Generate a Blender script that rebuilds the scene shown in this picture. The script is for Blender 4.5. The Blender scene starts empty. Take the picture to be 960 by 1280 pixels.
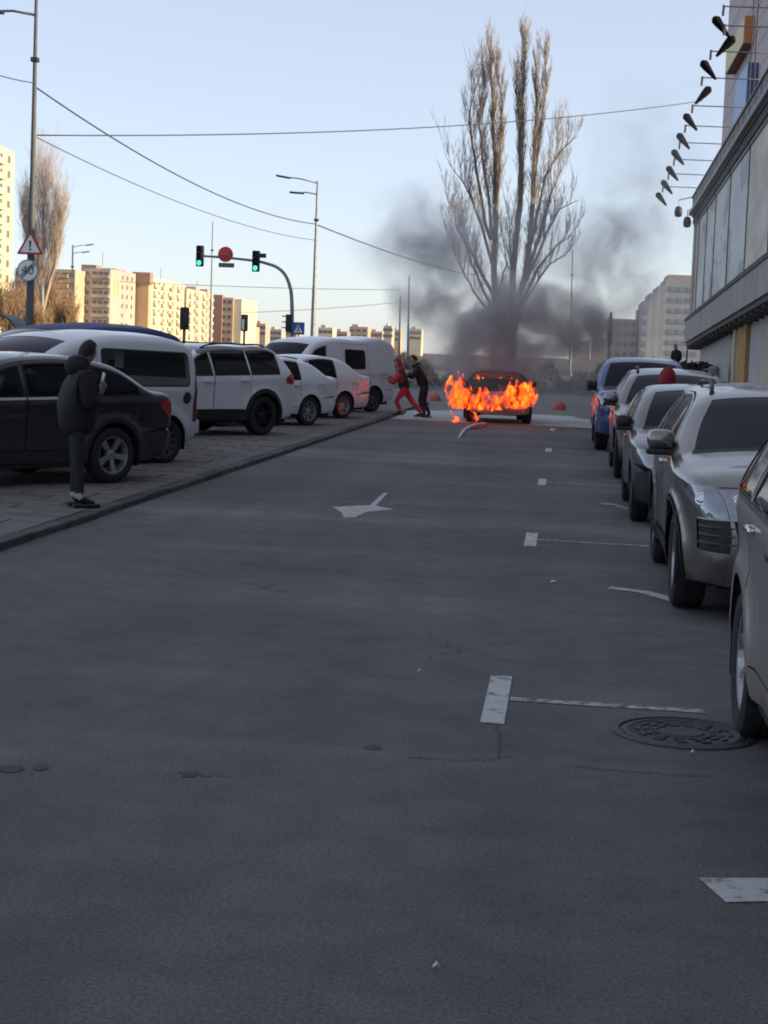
import bpy, bmesh, math, random
import numpy as np
from math import pi, sin, cos, radians, sqrt, atan2, hypot
from mathutils import Vector, Matrix, Quaternion
from mathutils.geometry import delaunay_2d_cdt
random.seed(7)
RNG = np.random.default_rng(11)
scene = bpy.context.scene
COL = scene.collection

# ------------------------------------------------------------------ camera
CAM_H = 1.74
YAW, PITCH, ROLL = radians(5.994), radians(5.483), radians(2.2)
cd = bpy.data.cameras.new("camera")
cam = bpy.data.objects.new("camera", cd)
COL.objects.link(cam)
cd.sensor_fit = 'AUTO'
cd.sensor_width = 36.0
cd.lens = 58.78
cd.clip_start = 0.1
cd.clip_end = 6000
CAM_R = Matrix.Rotation(YAW, 3, 'Z') @ Matrix.Rotation(pi / 2 - PITCH, 3, 'X') @ Matrix.Rotation(ROLL, 3, 'Z')
cam.matrix_world = Matrix.Translation((0, 0, CAM_H)) @ CAM_R.to_4x4()
scene.camera = cam

# ------------------------------------------------------------------ sky, sun, exposure
SUN_EL = radians(16)
SUN_AZ = radians(95)            # clockwise from +Y: over the shop building
world = bpy.data.worlds.new("World")
scene.world = world
world.use_nodes = True
wn = world.node_tree
wn.nodes.clear()
sky = wn.nodes.new('ShaderNodeTexSky')
sky.sky_type = 'NISHITA'
sky.sun_disc = False
sky.sun_elevation = SUN_EL
sky.sun_rotation = SUN_AZ
sky.altitude = 100
sky.air_density = .7
sky.dust_density = .7
sky.ozone_density = 2.0
bg = wn.nodes.new('ShaderNodeBackground')
bg.inputs['Strength'].default_value = 0.15
wo = wn.nodes.new('ShaderNodeOutputWorld')
wb = wn.nodes.new('ShaderNodeMix'); wb.data_type = 'RGBA'; wb.blend_type = 'MULTIPLY'; wb.inputs[0].default_value = 1
wb.inputs[7].default_value = (1.06, .98, .97, 1)          # white balance of the whole sky
wn.links.new(sky.outputs[0], wb.inputs[6])
veil = wn.nodes.new('ShaderNodeMix'); veil.data_type = 'RGBA'; veil.inputs[0].default_value = .45
veil.inputs[7].default_value = (3.82, 3.84, 3.95, 1)         # thin even veil of high cloud over the whole sky
wn.links.new(wb.outputs[2], veil.inputs[6])
vt = wn.nodes.new('ShaderNodeTexCoord'); vs_ = wn.nodes.new('ShaderNodeSeparateXYZ'); vr = wn.nodes.new('ShaderNodeMapRange')
vr.inputs['From Min'].default_value = 0; vr.inputs['From Max'].default_value = .8; vr.inputs['To Min'].default_value = .47; vr.inputs['To Max'].default_value = .36   # the veil thins towards the zenith
wn.links.new(vt.outputs['Generated'], vs_.inputs[0]); wn.links.new(vs_.outputs['Z'], vr.inputs['Value']); wn.links.new(vr.outputs[0], veil.inputs[0])
wn.links.new(veil.outputs[2], bg.inputs['Color'])
wn.links.new(bg.outputs[0], wo.inputs['Surface'])
sd = bpy.data.lights.new("sun", 'SUN')
sd.energy = 4.8
sd.angle = radians(0.5)
sd.color = (1.0, 0.78, 0.44)
sun = bpy.data.objects.new("sun", sd)
COL.objects.link(sun)
SUN_DIR = Vector((sin(SUN_AZ) * cos(SUN_EL), cos(SUN_AZ) * cos(SUN_EL), sin(SUN_EL)))
sun.rotation_euler = (-SUN_DIR).to_track_quat('-Z', 'Y').to_euler()
sun.location = (60, 0, 40)
scene.view_settings.view_transform = 'Standard'
scene.view_settings.look = 'None'
scene.view_settings.exposure = 0.68
scene.view_settings.gamma = 1.0
scene.view_settings.use_curve_mapping = False
scene.render.engine = 'CYCLES'
scene.cycles.max_bounces = 8
scene.cycles.transparent_max_bounces = 24
scene.cycles.volume_bounces = 1
scene.cycles.use_denoising = True
scene.cycles.pixel_filter_type = 'BLACKMAN_HARRIS'
scene.cycles.filter_width = 1.9
scene.cycles.sample_clamp_indirect = 4.0

# ------------------------------------------------------------------ measuring: pixel of the 960x1280 photograph -> point in the place
FPX = 2090.0
def ray(px, py):
    return CAM_R @ Vector(((px - 480) / FPX, (640 - py) / FPX, -1.0))
def gp(px, py, z=0.0):
    d = ray(px, py)
    return Vector((0, 0, CAM_H)) + d * ((z - CAM_H) / d.z)
def at(px, py, Y):
    d = ray(px, py)
    return Vector((0, 0, CAM_H)) + d * (Y / d.y)

# ------------------------------------------------------------------ materials
def mat(name, color=(.5, .5, .5), rough=.6, metal=0.0, coat=0.0, spec=.5, var=0.0, vscale=3.0, bump=0.0, bscale=60.0, color2=None, alpha=1.0, emit=None, estr=0.0):
    m = bpy.data.materials.get(name)
    if m:
        return m
    m = bpy.data.materials.new(name)
    m.use_nodes = True
    nt = m.node_tree
    b = nt.nodes['Principled BSDF']
    b.inputs['Base Color'].default_value = (*color, 1)
    b.inputs['Roughness'].default_value = rough
    b.inputs['Metallic'].default_value = metal
    b.inputs['Coat Weight'].default_value = coat
    b.inputs['Coat Roughness'].default_value = 0.06
    b.inputs['Specular IOR Level'].default_value = spec
    b.inputs['Alpha'].default_value = alpha
    if emit:
        b.inputs['Emission Color'].default_value = (*emit, 1)
        b.inputs['Emission Strength'].default_value = estr
    tc = None
    if var > 0 or color2 or bump > 0:
        tc = nt.nodes.new('ShaderNodeTexCoord')
    if var > 0 or color2:
        n = nt.nodes.new('ShaderNodeTexNoise')
        n.inputs['Scale'].default_value = vscale
        n.inputs['Detail'].default_value = 6
        n.inputs['Roughness'].default_value = .65
        nt.links.new(tc.outputs['Object'], n.inputs['Vector'])
        mp = nt.nodes.new('ShaderNodeMapRange')
        mp.inputs['From Min'].default_value = .3
        mp.inputs['From Max'].default_value = .7
        nt.links.new(n.outputs['Fac'], mp.inputs['Value'])
        mx = nt.nodes.new('ShaderNodeMix')
        mx.data_type = 'RGBA'
        c2 = color2 or tuple(min(1, c * (1 + var)) for c in color)
        c1 = color if color2 else tuple(c * (1 - var) for c in color)
        mx.inputs[6].default_value = (*c1, 1)
        mx.inputs[7].default_value = (*c2, 1)
        nt.links.new(mp.outputs[0], mx.inputs[0])
        nt.links.new(mx.outputs[2], b.inputs['Base Color'])
    if bump > 0:
        n2 = nt.nodes.new('ShaderNodeTexNoise')
        n2.inputs['Scale'].default_value = bscale
        n2.inputs['Detail'].default_value = 4
        nt.links.new(tc.outputs['Object'], n2.inputs['Vector'])
        bp = nt.nodes.new('ShaderNodeBump')
        bp.inputs['Strength'].default_value = bump
        bp.inputs['Distance'].default_value = .01
        nt.links.new(n2.outputs['Fac'], bp.inputs['Height'])
        nt.links.new(bp.outputs[0], b.inputs['Normal'])
    return m

def paint(name, color, metal=.55, rough=.34, dirt=(.16, .14, .12), damt=.5):
    """car paint with road dust that builds up low on the body"""
    m = bpy.data.materials.get(name)
    if m:
        return m
    m = mat(name, color, rough=rough, metal=metal, coat=.8)
    nt = m.node_tree
    b = nt.nodes['Principled BSDF']
    tc = nt.nodes.new('ShaderNodeTexCoord')
    n = nt.nodes.new('ShaderNodeTexNoise')
    n.inputs['Scale'].default_value = 5
    n.inputs['Detail'].default_value = 8
    n.inputs['Roughness'].default_value = .7
    nt.links.new(tc.outputs['Object'], n.inputs['Vector'])
    sp = nt.nodes.new('ShaderNodeSeparateXYZ')
    nt.links.new(tc.outputs['Object'], sp.inputs[0])
    mr = nt.nodes.new('ShaderNodeMapRange')
    mr.inputs['From Min'].default_value = .95
    mr.inputs['From Max'].default_value = .25
    mr.inputs['To Max'].default_value = damt
    nt.links.new(sp.outputs['Z'], mr.inputs['Value'])
    mu = nt.nodes.new('ShaderNodeMath'); mu.operation = 'MULTIPLY'
    nt.links.new(mr.outputs[0], mu.inputs[0]); nt.links.new(n.outputs['Fac'], mu.inputs[1])
    ad = nt.nodes.new('ShaderNodeMath'); ad.operation = 'ADD'; ad.use_clamp = True
    ml = nt.nodes.new('ShaderNodeMath'); ml.operation = 'MULTIPLY'; ml.inputs[1].default_value = .12
    nt.links.new(n.outputs['Fac'], ml.inputs[0])
    nt.links.new(mu.outputs[0], ad.inputs[0]); nt.links.new(ml.outputs[0], ad.inputs[1])
    mx = nt.nodes.new('ShaderNodeMix'); mx.data_type = 'RGBA'
    mx.inputs[6].default_value = (*color, 1); mx.inputs[7].default_value = (*dirt, 1)
    nt.links.new(ad.outputs[0], mx.inputs[0]); nt.links.new(mx.outputs[2], b.inputs['Base Color'])
    m2 = nt.nodes.new('ShaderNodeMapRange')
    m2.inputs['To Min'].default_value = rough; m2.inputs['To Max'].default_value = .75
    nt.links.new(ad.outputs[0], m2.inputs['Value']); nt.links.new(m2.outputs[0], b.inputs['Roughness'])
    m3 = nt.nodes.new('ShaderNodeMapRange')
    m3.inputs['To Min'].default_value = .8; m3.inputs['To Max'].default_value = 0
    nt.links.new(ad.outputs[0], m3.inputs['Value']); nt.links.new(m3.outputs[0], b.inputs['Coat Weight'])
    return m

GLASS = mat('tinted_glass', (.005, .008, .014), rough=.04, spec=.15, alpha=.82)
GLASSD = mat('dark_privacy_glass', (.006, .006, .008), rough=.05, spec=.3, alpha=.95)
GLASSC = mat('clear_glass', (.03, .04, .04), rough=.04, spec=.4, alpha=.36)
RUBBER = mat('tyre_rubber', (.018, .018, .019), rough=.85, var=.3, vscale=12, bump=.2)
BLACKP = mat('black_plastic', (.016, .016, .018), rough=.6, var=.25, vscale=9)
TRIMG = mat('grey_plastic', (.05, .05, .053), rough=.65, var=.2, vscale=9)
GLOSSB = mat('gloss_black', (.01, .01, .012), rough=.12, coat=.6)
CHROME = mat('chrome', (.75, .75, .77), rough=.12, metal=1)
ALLOY = mat('alloy_rim', (.42, .42, .44), rough=.35, metal=.85, var=.25, vscale=14)
ALLOYD = mat('black_rim', (.02, .02, .022), rough=.3, metal=.3)
UNDER = mat('underbody', (.01, .01, .01), rough=.9)
SEATM = mat('seat_cloth', (.03, .03, .033), rough=.95)
LENS = mat('headlamp_lens', (.30, .32, .35), rough=.16, metal=.5, coat=1.0, var=.25, vscale=7)
REDL = mat('red_lamp_lens', (.42, .012, .014), rough=.12, coat=.8, var=.3, vscale=20)
DREDL = mat('dark_red_lamp_lens', (.09, .008, .012), rough=.15, coat=.6)
AMBER = mat('amber_lens', (.6, .18, .01), rough=.15, coat=.6)
PLATE = mat('plate_white', (.62, .62, .60), rough=.45, var=.12, vscale=20)
STEEL = mat('galvanised_steel', (.22, .23, .25), rough=.55, metal=.4, var=.25, vscale=4)
DSTEEL = mat('dark_steel', (.05, .052, .06), rough=.5, metal=.3, var=.2, vscale=5)

# ------------------------------------------------------------------ mesh building
class MB:
    def __init__(s):
        s.v = []; s.f = []; s.mi = []
    def add(s, vs, fs, mi=0):
        o = len(s.v)
        s.v += [tuple(p) for p in vs]
        for f in fs:
            s.f.append(tuple(i + o for i in f)); s.mi.append(mi)
    def box(s, c, size, mi=0, rot=None, taper=1.0):
        x, y, z = (a / 2 for a in size)
        vs = [(-x, -y, -z), (x, -y, -z), (x, y, -z), (-x, y, -z), (-x * taper, -y * taper, z), (x * taper, -y * taper, z), (x * taper, y * taper, z), (-x * taper, y * taper, z)]
        M = rot or Matrix.Identity(3)
        c = Vector(c)
        s.add([M @ Vector(p) + c for p in vs], [(3, 2, 1, 0), (4, 5, 6, 7), (0, 1, 5, 4), (1, 2, 6, 5), (2, 3, 7, 6), (3, 0, 4, 7)], mi)
    def bbox(s, x0, x1, y0, y1, z0, z1, mi=0):
        s.box(((x0 + x1) / 2, (y0 + y1) / 2, (z0 + z1) / 2), (x1 - x0, y1 - y0, z1 - z0), mi)
    def rbox(s, c, size, b=.02, mi=0, rot=None):
        """box with chamfered edges"""
        x, y, z = (a / 2 for a in size)
        b = min(b, x * .8, y * .8, z * .8)
        bm = bmesh.new()
        bmesh.ops.create_cube(bm, size=1)
        for v in bm.verts:
            v.co = Vector((v.co.x * 2 * x, v.co.y * 2 * y, v.co.z * 2 * z))
        bmesh.ops.bevel(bm, geom=bm.edges[:], offset=b, segments=2, affect='EDGES', profile=.6)
        M = rot or Matrix.Identity(3)
        c = Vector(c)
        s.add([M @ v.co + c for v in bm.verts], [[v.index for v in f.verts] for f in bm.faces], mi)
        bm.free()
    def tube(s, pts, rad, n=6, mi=0, cap=True):
        pts = [Vector(p) for p in pts]
        if not hasattr(rad, '__len__'):
            rad = [rad] * len(pts)
        vs = []; fs = []
        ref = None
        for i, p in enumerate(pts):
            a = pts[max(0, i - 1)]; b = pts[min(len(pts) - 1, i + 1)]
            t = (b - a)
            if t.length < 1e-9: t = Vector((0, 0, 1))
            t.normalize()
            if ref is None or abs(ref.dot(t)) > .95:
                ref = Vector((1, 0, 0)) if abs(t.x) < .8 else Vector((0, 1, 0))
            u = (ref - t * ref.dot(t)).normalized(); w = t.cross(u); ref = u
            for k in range(n):
                an = 2 * pi * k / n
                vs.append(p + (u * cos(an) + w * sin(an)) * rad[i])
        for i in range(len(pts) - 1):
            for k in range(n):
                a = i * n + k; b = i * n + (k + 1) % n
                fs.append((a, b, b + n, a + n))
        if cap:
            fs.append(tuple(range(n - 1, -1, -1)))
            fs.append(tuple(range((len(pts) - 1) * n, len(pts) * n)))
        s.add(vs, fs, mi)
    def lathe(s, prof, n=24, axis='Z', c=(0, 0, 0), mi=0, rot=None):
        vs = []; fs = []
        for r, h in prof:
            for k in range(n):
                a = 2 * pi * k / n
                if axis == 'Z': vs.append(Vector((r * cos(a), r * sin(a), h)))
                elif axis == 'Y': vs.append(Vector((r * cos(a), h, r * sin(a))))
                else: vs.append(Vector((h, r * cos(a), r * sin(a))))
        for i in range(len(prof) - 1):
            for k in range(n):
                a = i * n + k; b = i * n + (k + 1) % n
                fs.append((a, b, b + n, a + n))
        c = Vector(c); M = rot or Matrix.Identity(3)
        s.add([M @ v + c for v in vs], fs, mi)
    def prism(s, poly, h0, h1, axis='Z', mi=0):
        """flat polygon (list of 2-tuples) extruded"""
        n = len(poly)
        def P(a, b, h):
            return {'Z': (a, b, h), 'Y': (a, h, b), 'X': (h, a, b)}[axis]
        s.add([P(a, b, h0) for a, b in poly] + [P(a, b, h1) for a, b in poly],
              [tuple(range(n - 1, -1, -1)), tuple(range(n, 2 * n))] + [(i, (i + 1) % n, n + (i + 1) % n, n + i) for i in range(n)], mi)
    def mesh(s, name, mats, smooth=False, angle=None, fix=True):
        me = bpy.data.meshes.new(name)
        me.from_pydata(s.v, [], s.f)
        for m in (mats if isinstance(mats, (list, tuple)) else [mats]):
            me.materials.append(m)
        me.polygons.foreach_set('material_index', s.mi)
        if fix:
            bm = bmesh.new(); bm.from_mesh(me)
            bmesh.ops.recalc_face_normals(bm, faces=bm.faces)
            bm.to_mesh(me); bm.free()
        if smooth:
            me.shade_smooth() if hasattr(me, 'shade_smooth') else me.polygons.foreach_set('use_smooth', [True] * len(me.polygons))
            if angle:
                me.set_sharp_from_angle(angle=radians(angle))
        me.update()
        return me
    def build(s, name, mats, parent=None, smooth=False, angle=None, loc=None, fix=True):
        return obj(name, s.mesh(name, mats, smooth, angle, fix), parent, loc)

def obj(name, me, parent=None, loc=None, rot=None):
    o = bpy.data.objects.new(name, me)
    COL.objects.link(o)
    if parent: o.parent = parent
    if loc is not None: o.location = loc
    if rot is not None: o.rotation_euler = rot
    return o
def tag(o, label, cat, group=None, kind=None):
    o['label'] = label
    if cat: o['category'] = cat
    if group: o['group'] = group
    if kind: o['kind'] = kind
    return o
def thing(name, label, cat, loc=(0, 0, 0), rz=0.0, group=None):
    o = bpy.data.objects.new(name, None)
    COL.objects.link(o)
    o.empty_display_size = .2
    o.location = loc; o.rotation_euler = (0, 0, rz)
    return tag(o, label, cat, group)
def structure(o, label=None):
    o['kind'] = 'structure'
    if label: o['label'] = label
    return o
def copy_tree(o, parent=None):
    c = o.copy(); COL.objects.link(c)
    if parent: c.parent = parent
    for ch in list(o.children):
        copy_tree(ch, c)
    return c
def sheet(name, x0, x1, y0, y1, z, m):
    b = MB(); b.add([(x0, y0, z), (x1, y0, z), (x1, y1, z), (x0, y1, z)], [(0, 1, 2, 3)])
    return structure(b.build(name, m))

# ------------------------------------------------------------------ ground, road, pavements
def asphalt_mat():
    m = bpy.data.materials.new('asphalt'); m.use_nodes = True
    nt = m.node_tree; b = nt.nodes['Principled BSDF']
    N = nt.nodes.new; L = nt.links.new
    geo = N('ShaderNodeNewGeometry')
    def noise(scale, detail=5, rough=.6, vec=None, dist=0):
        n = N('ShaderNodeTexNoise'); n.inputs['Scale'].default_value = scale; n.inputs['Detail'].default_value = detail
        n.inputs['Roughness'].default_value = rough; n.inputs['Distortion'].default_value = dist
        L(vec or geo.outputs['Position'], n.inputs['Vector']); return n.outputs['Fac']
    def mr(v, a, c, t0, t1):
        n = N('ShaderNodeMapRange'); n.inputs['From Min'].default_value = a; n.inputs['From Max'].default_value = c
        n.inputs['To Min'].default_value = t0; n.inputs['To Max'].default_value = t1; L(v, n.inputs['Value']); return n.outputs[0]
    def mul(a, c):
        n = N('ShaderNodeMath'); n.operation = 'MULTIPLY'; L(a, n.inputs[0]); L(c, n.inputs[1]); return n.outputs[0]
    grain = mr(noise(70, 4, .75), .28, .72, .45, 1.6)
    fine = mr(noise(210, 2, .7), .3, .7, .75, 1.25)
    mid = mr(noise(3.2, 6, .7), .3, .7, .82, 1.2)
    big = mr(noise(.35, 4, .6, dist=.6), .3, .7, .86, 1.14)
    # long worn wheel tracks along the street
    st = N('ShaderNodeVectorMath'); st.operation = 'MULTIPLY'; st.inputs[1].default_value = (1.1, .06, 1); L(geo.outputs['Position'], st.inputs[0])
    trk = mr(noise(1.0, 3, .5, st.outputs[0]), .3, .7, .88, 1.13)
    # pale dusty bands across the street
    st2 = N('ShaderNodeVectorMath'); st2.operation = 'MULTIPLY'; st2.inputs[1].default_value = (.06, .55, 1); L(geo.outputs['Position'], st2.inputs[0])
    bnd = mr(noise(1.0, 3, .5, st2.outputs[0]), .5, .72, 1.0, 1.35)
    # two bands of pale dust that lie across the street
    sy = N('ShaderNodeSeparateXYZ'); L(geo.outputs['Position'], sy.inputs[0])
    wob = mr(noise(.5, 4, .6), 0, 1, -1.6, 1.6)
    yy = N('ShaderNodeMath'); yy.operation = 'ADD'; L(sy.outputs['Y'], yy.inputs[0]); L(wob, yy.inputs[1])
    for yc, w, amp in ((27.2, 1.1, .38), (17.2, 1.6, .22), (34.5, 1.0, .2)):
        dd = N('ShaderNodeMath'); dd.operation = 'SUBTRACT'; L(yy.outputs[0], dd.inputs[0]); dd.inputs[1].default_value = yc
        ab = N('ShaderNodeMath'); ab.operation = 'ABSOLUTE'; L(dd.outputs[0], ab.inputs[0])
        bnd = mul(bnd, mr(ab.outputs[0], 0, w, 1 + amp, 1))
    bnd = mul(bnd, mr(noise(1.15, 5, .62, None, .8), .60, .72, 1, .87))        # oil and damp stains
    bnd = mul(bnd, mr(noise(.16, 3, .5), .52, .55, 1, 1.10))                    # a relaid patch, slightly paler
    f = mul(mul(mul(grain, fine), mul(mid, big)), mul(trk, bnd))
    hue = N('ShaderNodeMix'); hue.data_type = 'RGBA'
    hue.inputs[6].default_value = (.122, .114, .112, 1); hue.inputs[7].default_value = (.117, .113, .114, 1)
    L(mr(noise(.8, 3, .5), .35, .65, 0, 1), hue.inputs[0])
    # small bright chips of stone
    vor = N('ShaderNodeTexVoronoi'); vor.inputs['Scale'].default_value = 16; L(geo.outputs['Position'], vor.inputs['Vector'])
    chip = mr(vor.outputs['Distance'], .05, .09, 1, 0)
    sel = N('ShaderNodeSeparateColor'); L(vor.outputs['Color'], sel.inputs[0])
    chip = mul(chip, mr(sel.outputs[0], .90, .93, 0, 1))
    sc = N('ShaderNodeVectorMath'); sc.operation = 'SCALE'; L(hue.outputs[2], sc.inputs[0]); L(f, sc.inputs['Scale'])
    mx = N('ShaderNodeMix'); mx.data_type = 'RGBA'; L(chip, mx.inputs[0]); L(sc.outputs[0], mx.inputs[6]); mx.inputs[7].default_value = (.20, .19, .18, 1)
    # hairline cracks
    wv = N('ShaderNodeTexNoise'); wv.inputs['Scale'].default_value = 1.3; wv.inputs['Detail'].default_value = 5; L(geo.outputs['Position'], wv.inputs['Vector'])
    av = N('ShaderNodeVectorMath'); av.operation = 'MULTIPLY_ADD'; L(wv.outputs['Color'], av.inputs[0]); av.inputs[1].default_value = (.9, .9, 0); L(geo.outputs['Position'], av.inputs[2])
    ve = N('ShaderNodeTexVoronoi'); ve.feature = 'DISTANCE_TO_EDGE'; ve.inputs['Scale'].default_value = .27; L(av.outputs[0], ve.inputs['Vector'])
    crack = mr(ve.outputs['Distance'], .0012, .0035, 1, 0)
    crack = mul(crack, mr(noise(.7, 3, .5), .56, .64, 0, .4))
    mx2 = N('ShaderNodeMix'); mx2.data_type = 'RGBA'; L(crack, mx2.inputs[0]); L(mx.outputs[2], mx2.inputs[6]); mx2.inputs[7].default_value = (.02, .02, .021, 1)
    L(mx2.outputs[2], b.inputs['Base Color'])
    b.inputs['Roughness'].default_value = .86
    b.inputs['Specular IOR Level'].default_value = .28
    bp = N('ShaderNodeBump'); bp.inputs['Strength'].default_value = .55; bp.inputs['Distance'].default_value = .006
    L(grain, bp.inputs['Height']); L(bp.outputs[0], b.inputs['Normal'])
    return m
ASPH = asphalt_mat()
GROUNDM = mat('dry_ground', (.075, .068, .058), rough=.95, var=.4, vscale=.15)
SLABM = mat('paving_concrete', (.145, .134, .124), rough=.9, var=.28, vscale=2.2, bump=.3, bscale=70)
KERBM = mat('kerb_granite', (.055, .055, .058), rough=.85, var=.35, vscale=5, bump=.3, bscale=50)
WHITEM = None
def worn_paint(name, color, wear=.5, scale=9):
    m = bpy.data.materials.new(name); m.use_nodes = True
    nt = m.node_tree; b = nt.nodes['Principled BSDF']; N = nt.nodes.new; L = nt.links.new
    g = N('ShaderNodeNewGeometry')
    n1 = N('ShaderNodeTexNoise'); n1.inputs['Scale'].default_value = scale; n1.inputs['Detail'].default_value = 9; n1.inputs['Roughness'].default_value = .75
    L(g.outputs['Position'], n1.inputs['Vector'])
    r = N('ShaderNodeMapRange'); r.inputs['From Min'].default_value = wear - .07; r.inputs['From Max'].default_value = wear + .05; L(n1.outputs['Fac'], r.inputs['Value'])
    n2 = N('ShaderNodeTexNoise'); n2.inputs['Scale'].default_value = 60; L(g.outputs['Position'], n2.inputs['Vector'])
    c = N('ShaderNodeMix'); c.data_type = 'RGBA'; c.inputs[6].default_value = (*[x * .75 for x in color], 1); c.inputs[7].default_value = (*color, 1); L(n2.outputs['Fac'], c.inputs[0])
    mx = N('ShaderNodeMix'); mx.data_type = 'RGBA'; mx.inputs[6].default_value = (.082, .082, .086, 1); L(c.outputs[2], mx.inputs[7]); L(r.outputs[0], mx.inputs[0])
    L(mx.outputs[2], b.inputs['Base Color']); b.inputs['Roughness'].default_value = .8
    bp = N('ShaderNodeBump'); bp.inputs['Strength'].default_value = .4; bp.inputs['Distance'].default_value = .005; L(n2.outputs['Fac'], bp.inputs['Height']); L(bp.outputs[0], b.inputs['Normal'])
    return m
WHITE_T = worn_paint('road_paint_worn', (.58, .59, .58), .435)
WHITE_L = worn_paint('road_paint_very_worn', (.50, .51, .50), .50, 7)

sheet('ground', -3000, 3000, -300, 6000, -.03, GROUNDM)
b = MB()
ys = [-40, 0, 10, 20, 30, 45, 60, 90, 140]
xs = [-46, -4.6, 2.95, 60]
sheet('road', -4.66, 3.0, -40, 44.0, 0.0, ASPH)
FARROAD = mat('far_road_asphalt', (.15, .147, .145), rough=.9, var=.22, vscale=.5, bump=.2, bscale=40)
sheet('crossing_street', -90, 60, 44.0, 80, -.004, FARROAD)
# raised pale crossing behind the burning car, with a painted edge
PALE = mat('pale_foam_covered_concrete', (.46, .455, .46), rough=.85, var=.3, vscale=1.1, bump=.2, bscale=20)
def rough_patch(name, poly, z, m, n=10, amp=.12, th=.0):
    pts = []
    k = len(poly)
    for i in range(k):
        a = Vector(poly[i]); c = Vector(poly[(i + 1) % k])
        for j in range(n):
            p = a.lerp(c, j / n) + Vector((random.uniform(-amp, amp), random.uniform(-amp, amp)))
            pts.append((p.x, p.y))
    b = MB()
    if th: b.prism(pts, z, z + th)
    else: b.add([(x, y, z) for x, y in pts], [tuple(range(len(pts)))])
    return b.build(name, m)
foam = rough_patch('extinguisher_foam', [(-5.3, 43.3), (-2.8, 42.85), (.75, 42.75), (1.1, 47), (.2, 51), (-3.2, 52), (-5.0, 49)], .006, PALE, 14, .10)
tag(foam, 'pale grey extinguisher foam spread over the road under the burning car', 'foam', kind='stuff')
b = MB(); b.add([(-4.6, 43.15, .011), (.72, 42.62, .011), (.72, 42.80, .011), (-4.6, 43.36, .011)], [(0, 1, 2, 3)])
tag(b.build('painted_line', WHITE_T), 'white painted line across the street in front of the burning car', 'road marking')

# left pavement, raised, and its kerb
KX = -4.5
PZ = .065
b = MB(); b.bbox(-44, KX - .16, -30, 58, -.2, PZ - .018)
pav = structure(b.build('pavement', mat('joint_sand', (.045, .043, .04), rough=.95)), 'grey slab pavement used for parking beside the street')
b = MB(); b.rbox((0, 0, 0), (.722, .472, .05), .008)
slab_me = b.mesh('paving_slab', SLABM)
SLABS2 = []
mats_s = [SLABM, mat('paving_concrete_dark', (.124, .116, .109), rough=.9, var=.28, vscale=2.5, bump=.3, bscale=70), mat('paving_concrete_pale', (.162, .150, .138), rough=.9, var=.25, vscale=2.2, bump=.3, bscale=70)]
slab_mes = []
for mm in mats_s:
    q = slab_me.copy(); q.materials.clear(); q.materials.append(mm); slab_mes.append(q)
b = MB(); b.rbox((0, 0, 0), (.36, .485, .05), .007); half_me = b.mesh('paving_slab_half', SLABM)
cells = []
for j in range(-30, 90):
    y = 12.2 + j * .5
    for i in range(0, 46):
        x = KX - .16 - .375 - i * .75 - (.375 if j % 2 else 0)
        px = 708 + x / y * FPX - 12 if y > 1 else -999
        if x < -22: continue
        cells.append((y * 1.0 - (x - KX) * .3 + (60 if px < -20 else 0), x, y, .735))
    if j % 2: cells.append((y, KX - .16 - .1875, y, .36))
cells.sort()
smb = MB()
for n, (k, x, y, sw) in enumerate(cells):
    dz = random.uniform(-.004, .004)
    if n < 290:
        ms_ = random.choices(slab_mes, [5, 2, 2])[0] if sw > .5 else half_me
        o = obj('paving_slab', ms_, pav, (x, y, PZ - .025 + dz), (random.uniform(-.006, .006), random.uniform(-.006, .006), random.uniform(-.008, .008)))
    else:
        smb.box((x, y, PZ - .025 + dz), (sw, .485, .05))
so = smb.build('paving_slab_field', SLABM, pav); so['kind'] = 'stuff'
kerb = structure(thing('kerb', 'dark granite kerb between street and slab pavement', None))
b = MB(); b.rbox((0, 0, 0), (.15, .985, .30), .018)
kme = b.mesh('kerb_stone', KERBM)
kmes = [kme]
for nm_, c_ in (('kerb_granite_pale', (.075, .074, .073)), ('kerb_granite_dark', (.042, .042, .045))):
    q = kme.copy(); q.materials.clear(); q.materials.append(mat(nm_, c_, rough=.85, var=.35, vscale=5, bump=.3, bscale=50)); kmes.append(q)
for j in range(0, 46):
    obj('kerb_stone', random.choice(kmes), kerb, (KX - .08 + random.uniform(-.006, .006), 2.5 + j, PZ - .15 + random.uniform(-.004, .008)), (random.uniform(-.004, .004), random.uniform(-.004, .004), random.uniform(-.004, .004)))
# right pavement in front of the shop building
b = MB(); b.bbox(3.15, 30, -30, 43, -.2, .12)
structure(b.build('shop_pavement', mats_s[1]))
rk = structure(thing('shop_kerb', 'pale kerb of the pavement in front of the shop building', None))
kme2 = kme.copy(); kme2.materials.clear(); kme2.materials.append(mats_s[2])
for j in range(0, 45):
    obj('kerb_stone', kme2, rk, (3.08, -2 + j, -.02))

# ------------------------------------------------------------------ road markings, manhole, scraps
def flat(name, poly, m, z=.004):
    b = MB(); b.add([(p[0], p[1], z) for p in poly], [tuple(range(len(poly)))]); return b.build(name, m)
def bay(y, lx, rx, label, tilt=-.02, mk=True, m=WHITE_L):
    t = thing('parking_bay_marking', label, 'road marking', (0, 0, 0), 0, 'painted parking bay markings')
    if mk:
        flat('edge_block', [(lx, y - .60), (lx + .115, y - .60), (lx + .115, y + .6), (lx, y + .6)], WHITE_T).parent = t
    flat('bay_line', [(lx + .125, y - .045), (rx, y - .045 + tilt), (rx, y + .045 + tilt), (lx + .125, y + .045)], m).parent = t
    return t
bay(8.42, -.325, .78, 'white bay line and block beside the manhole cover')
bay(16.0, -.31, 1.1, 'thin white bay line with block level with the silver off-roader', -.12)
bay(23.5, -.31, .9, 'faint bay line with block beside the silver saloon', -.05)
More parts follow.
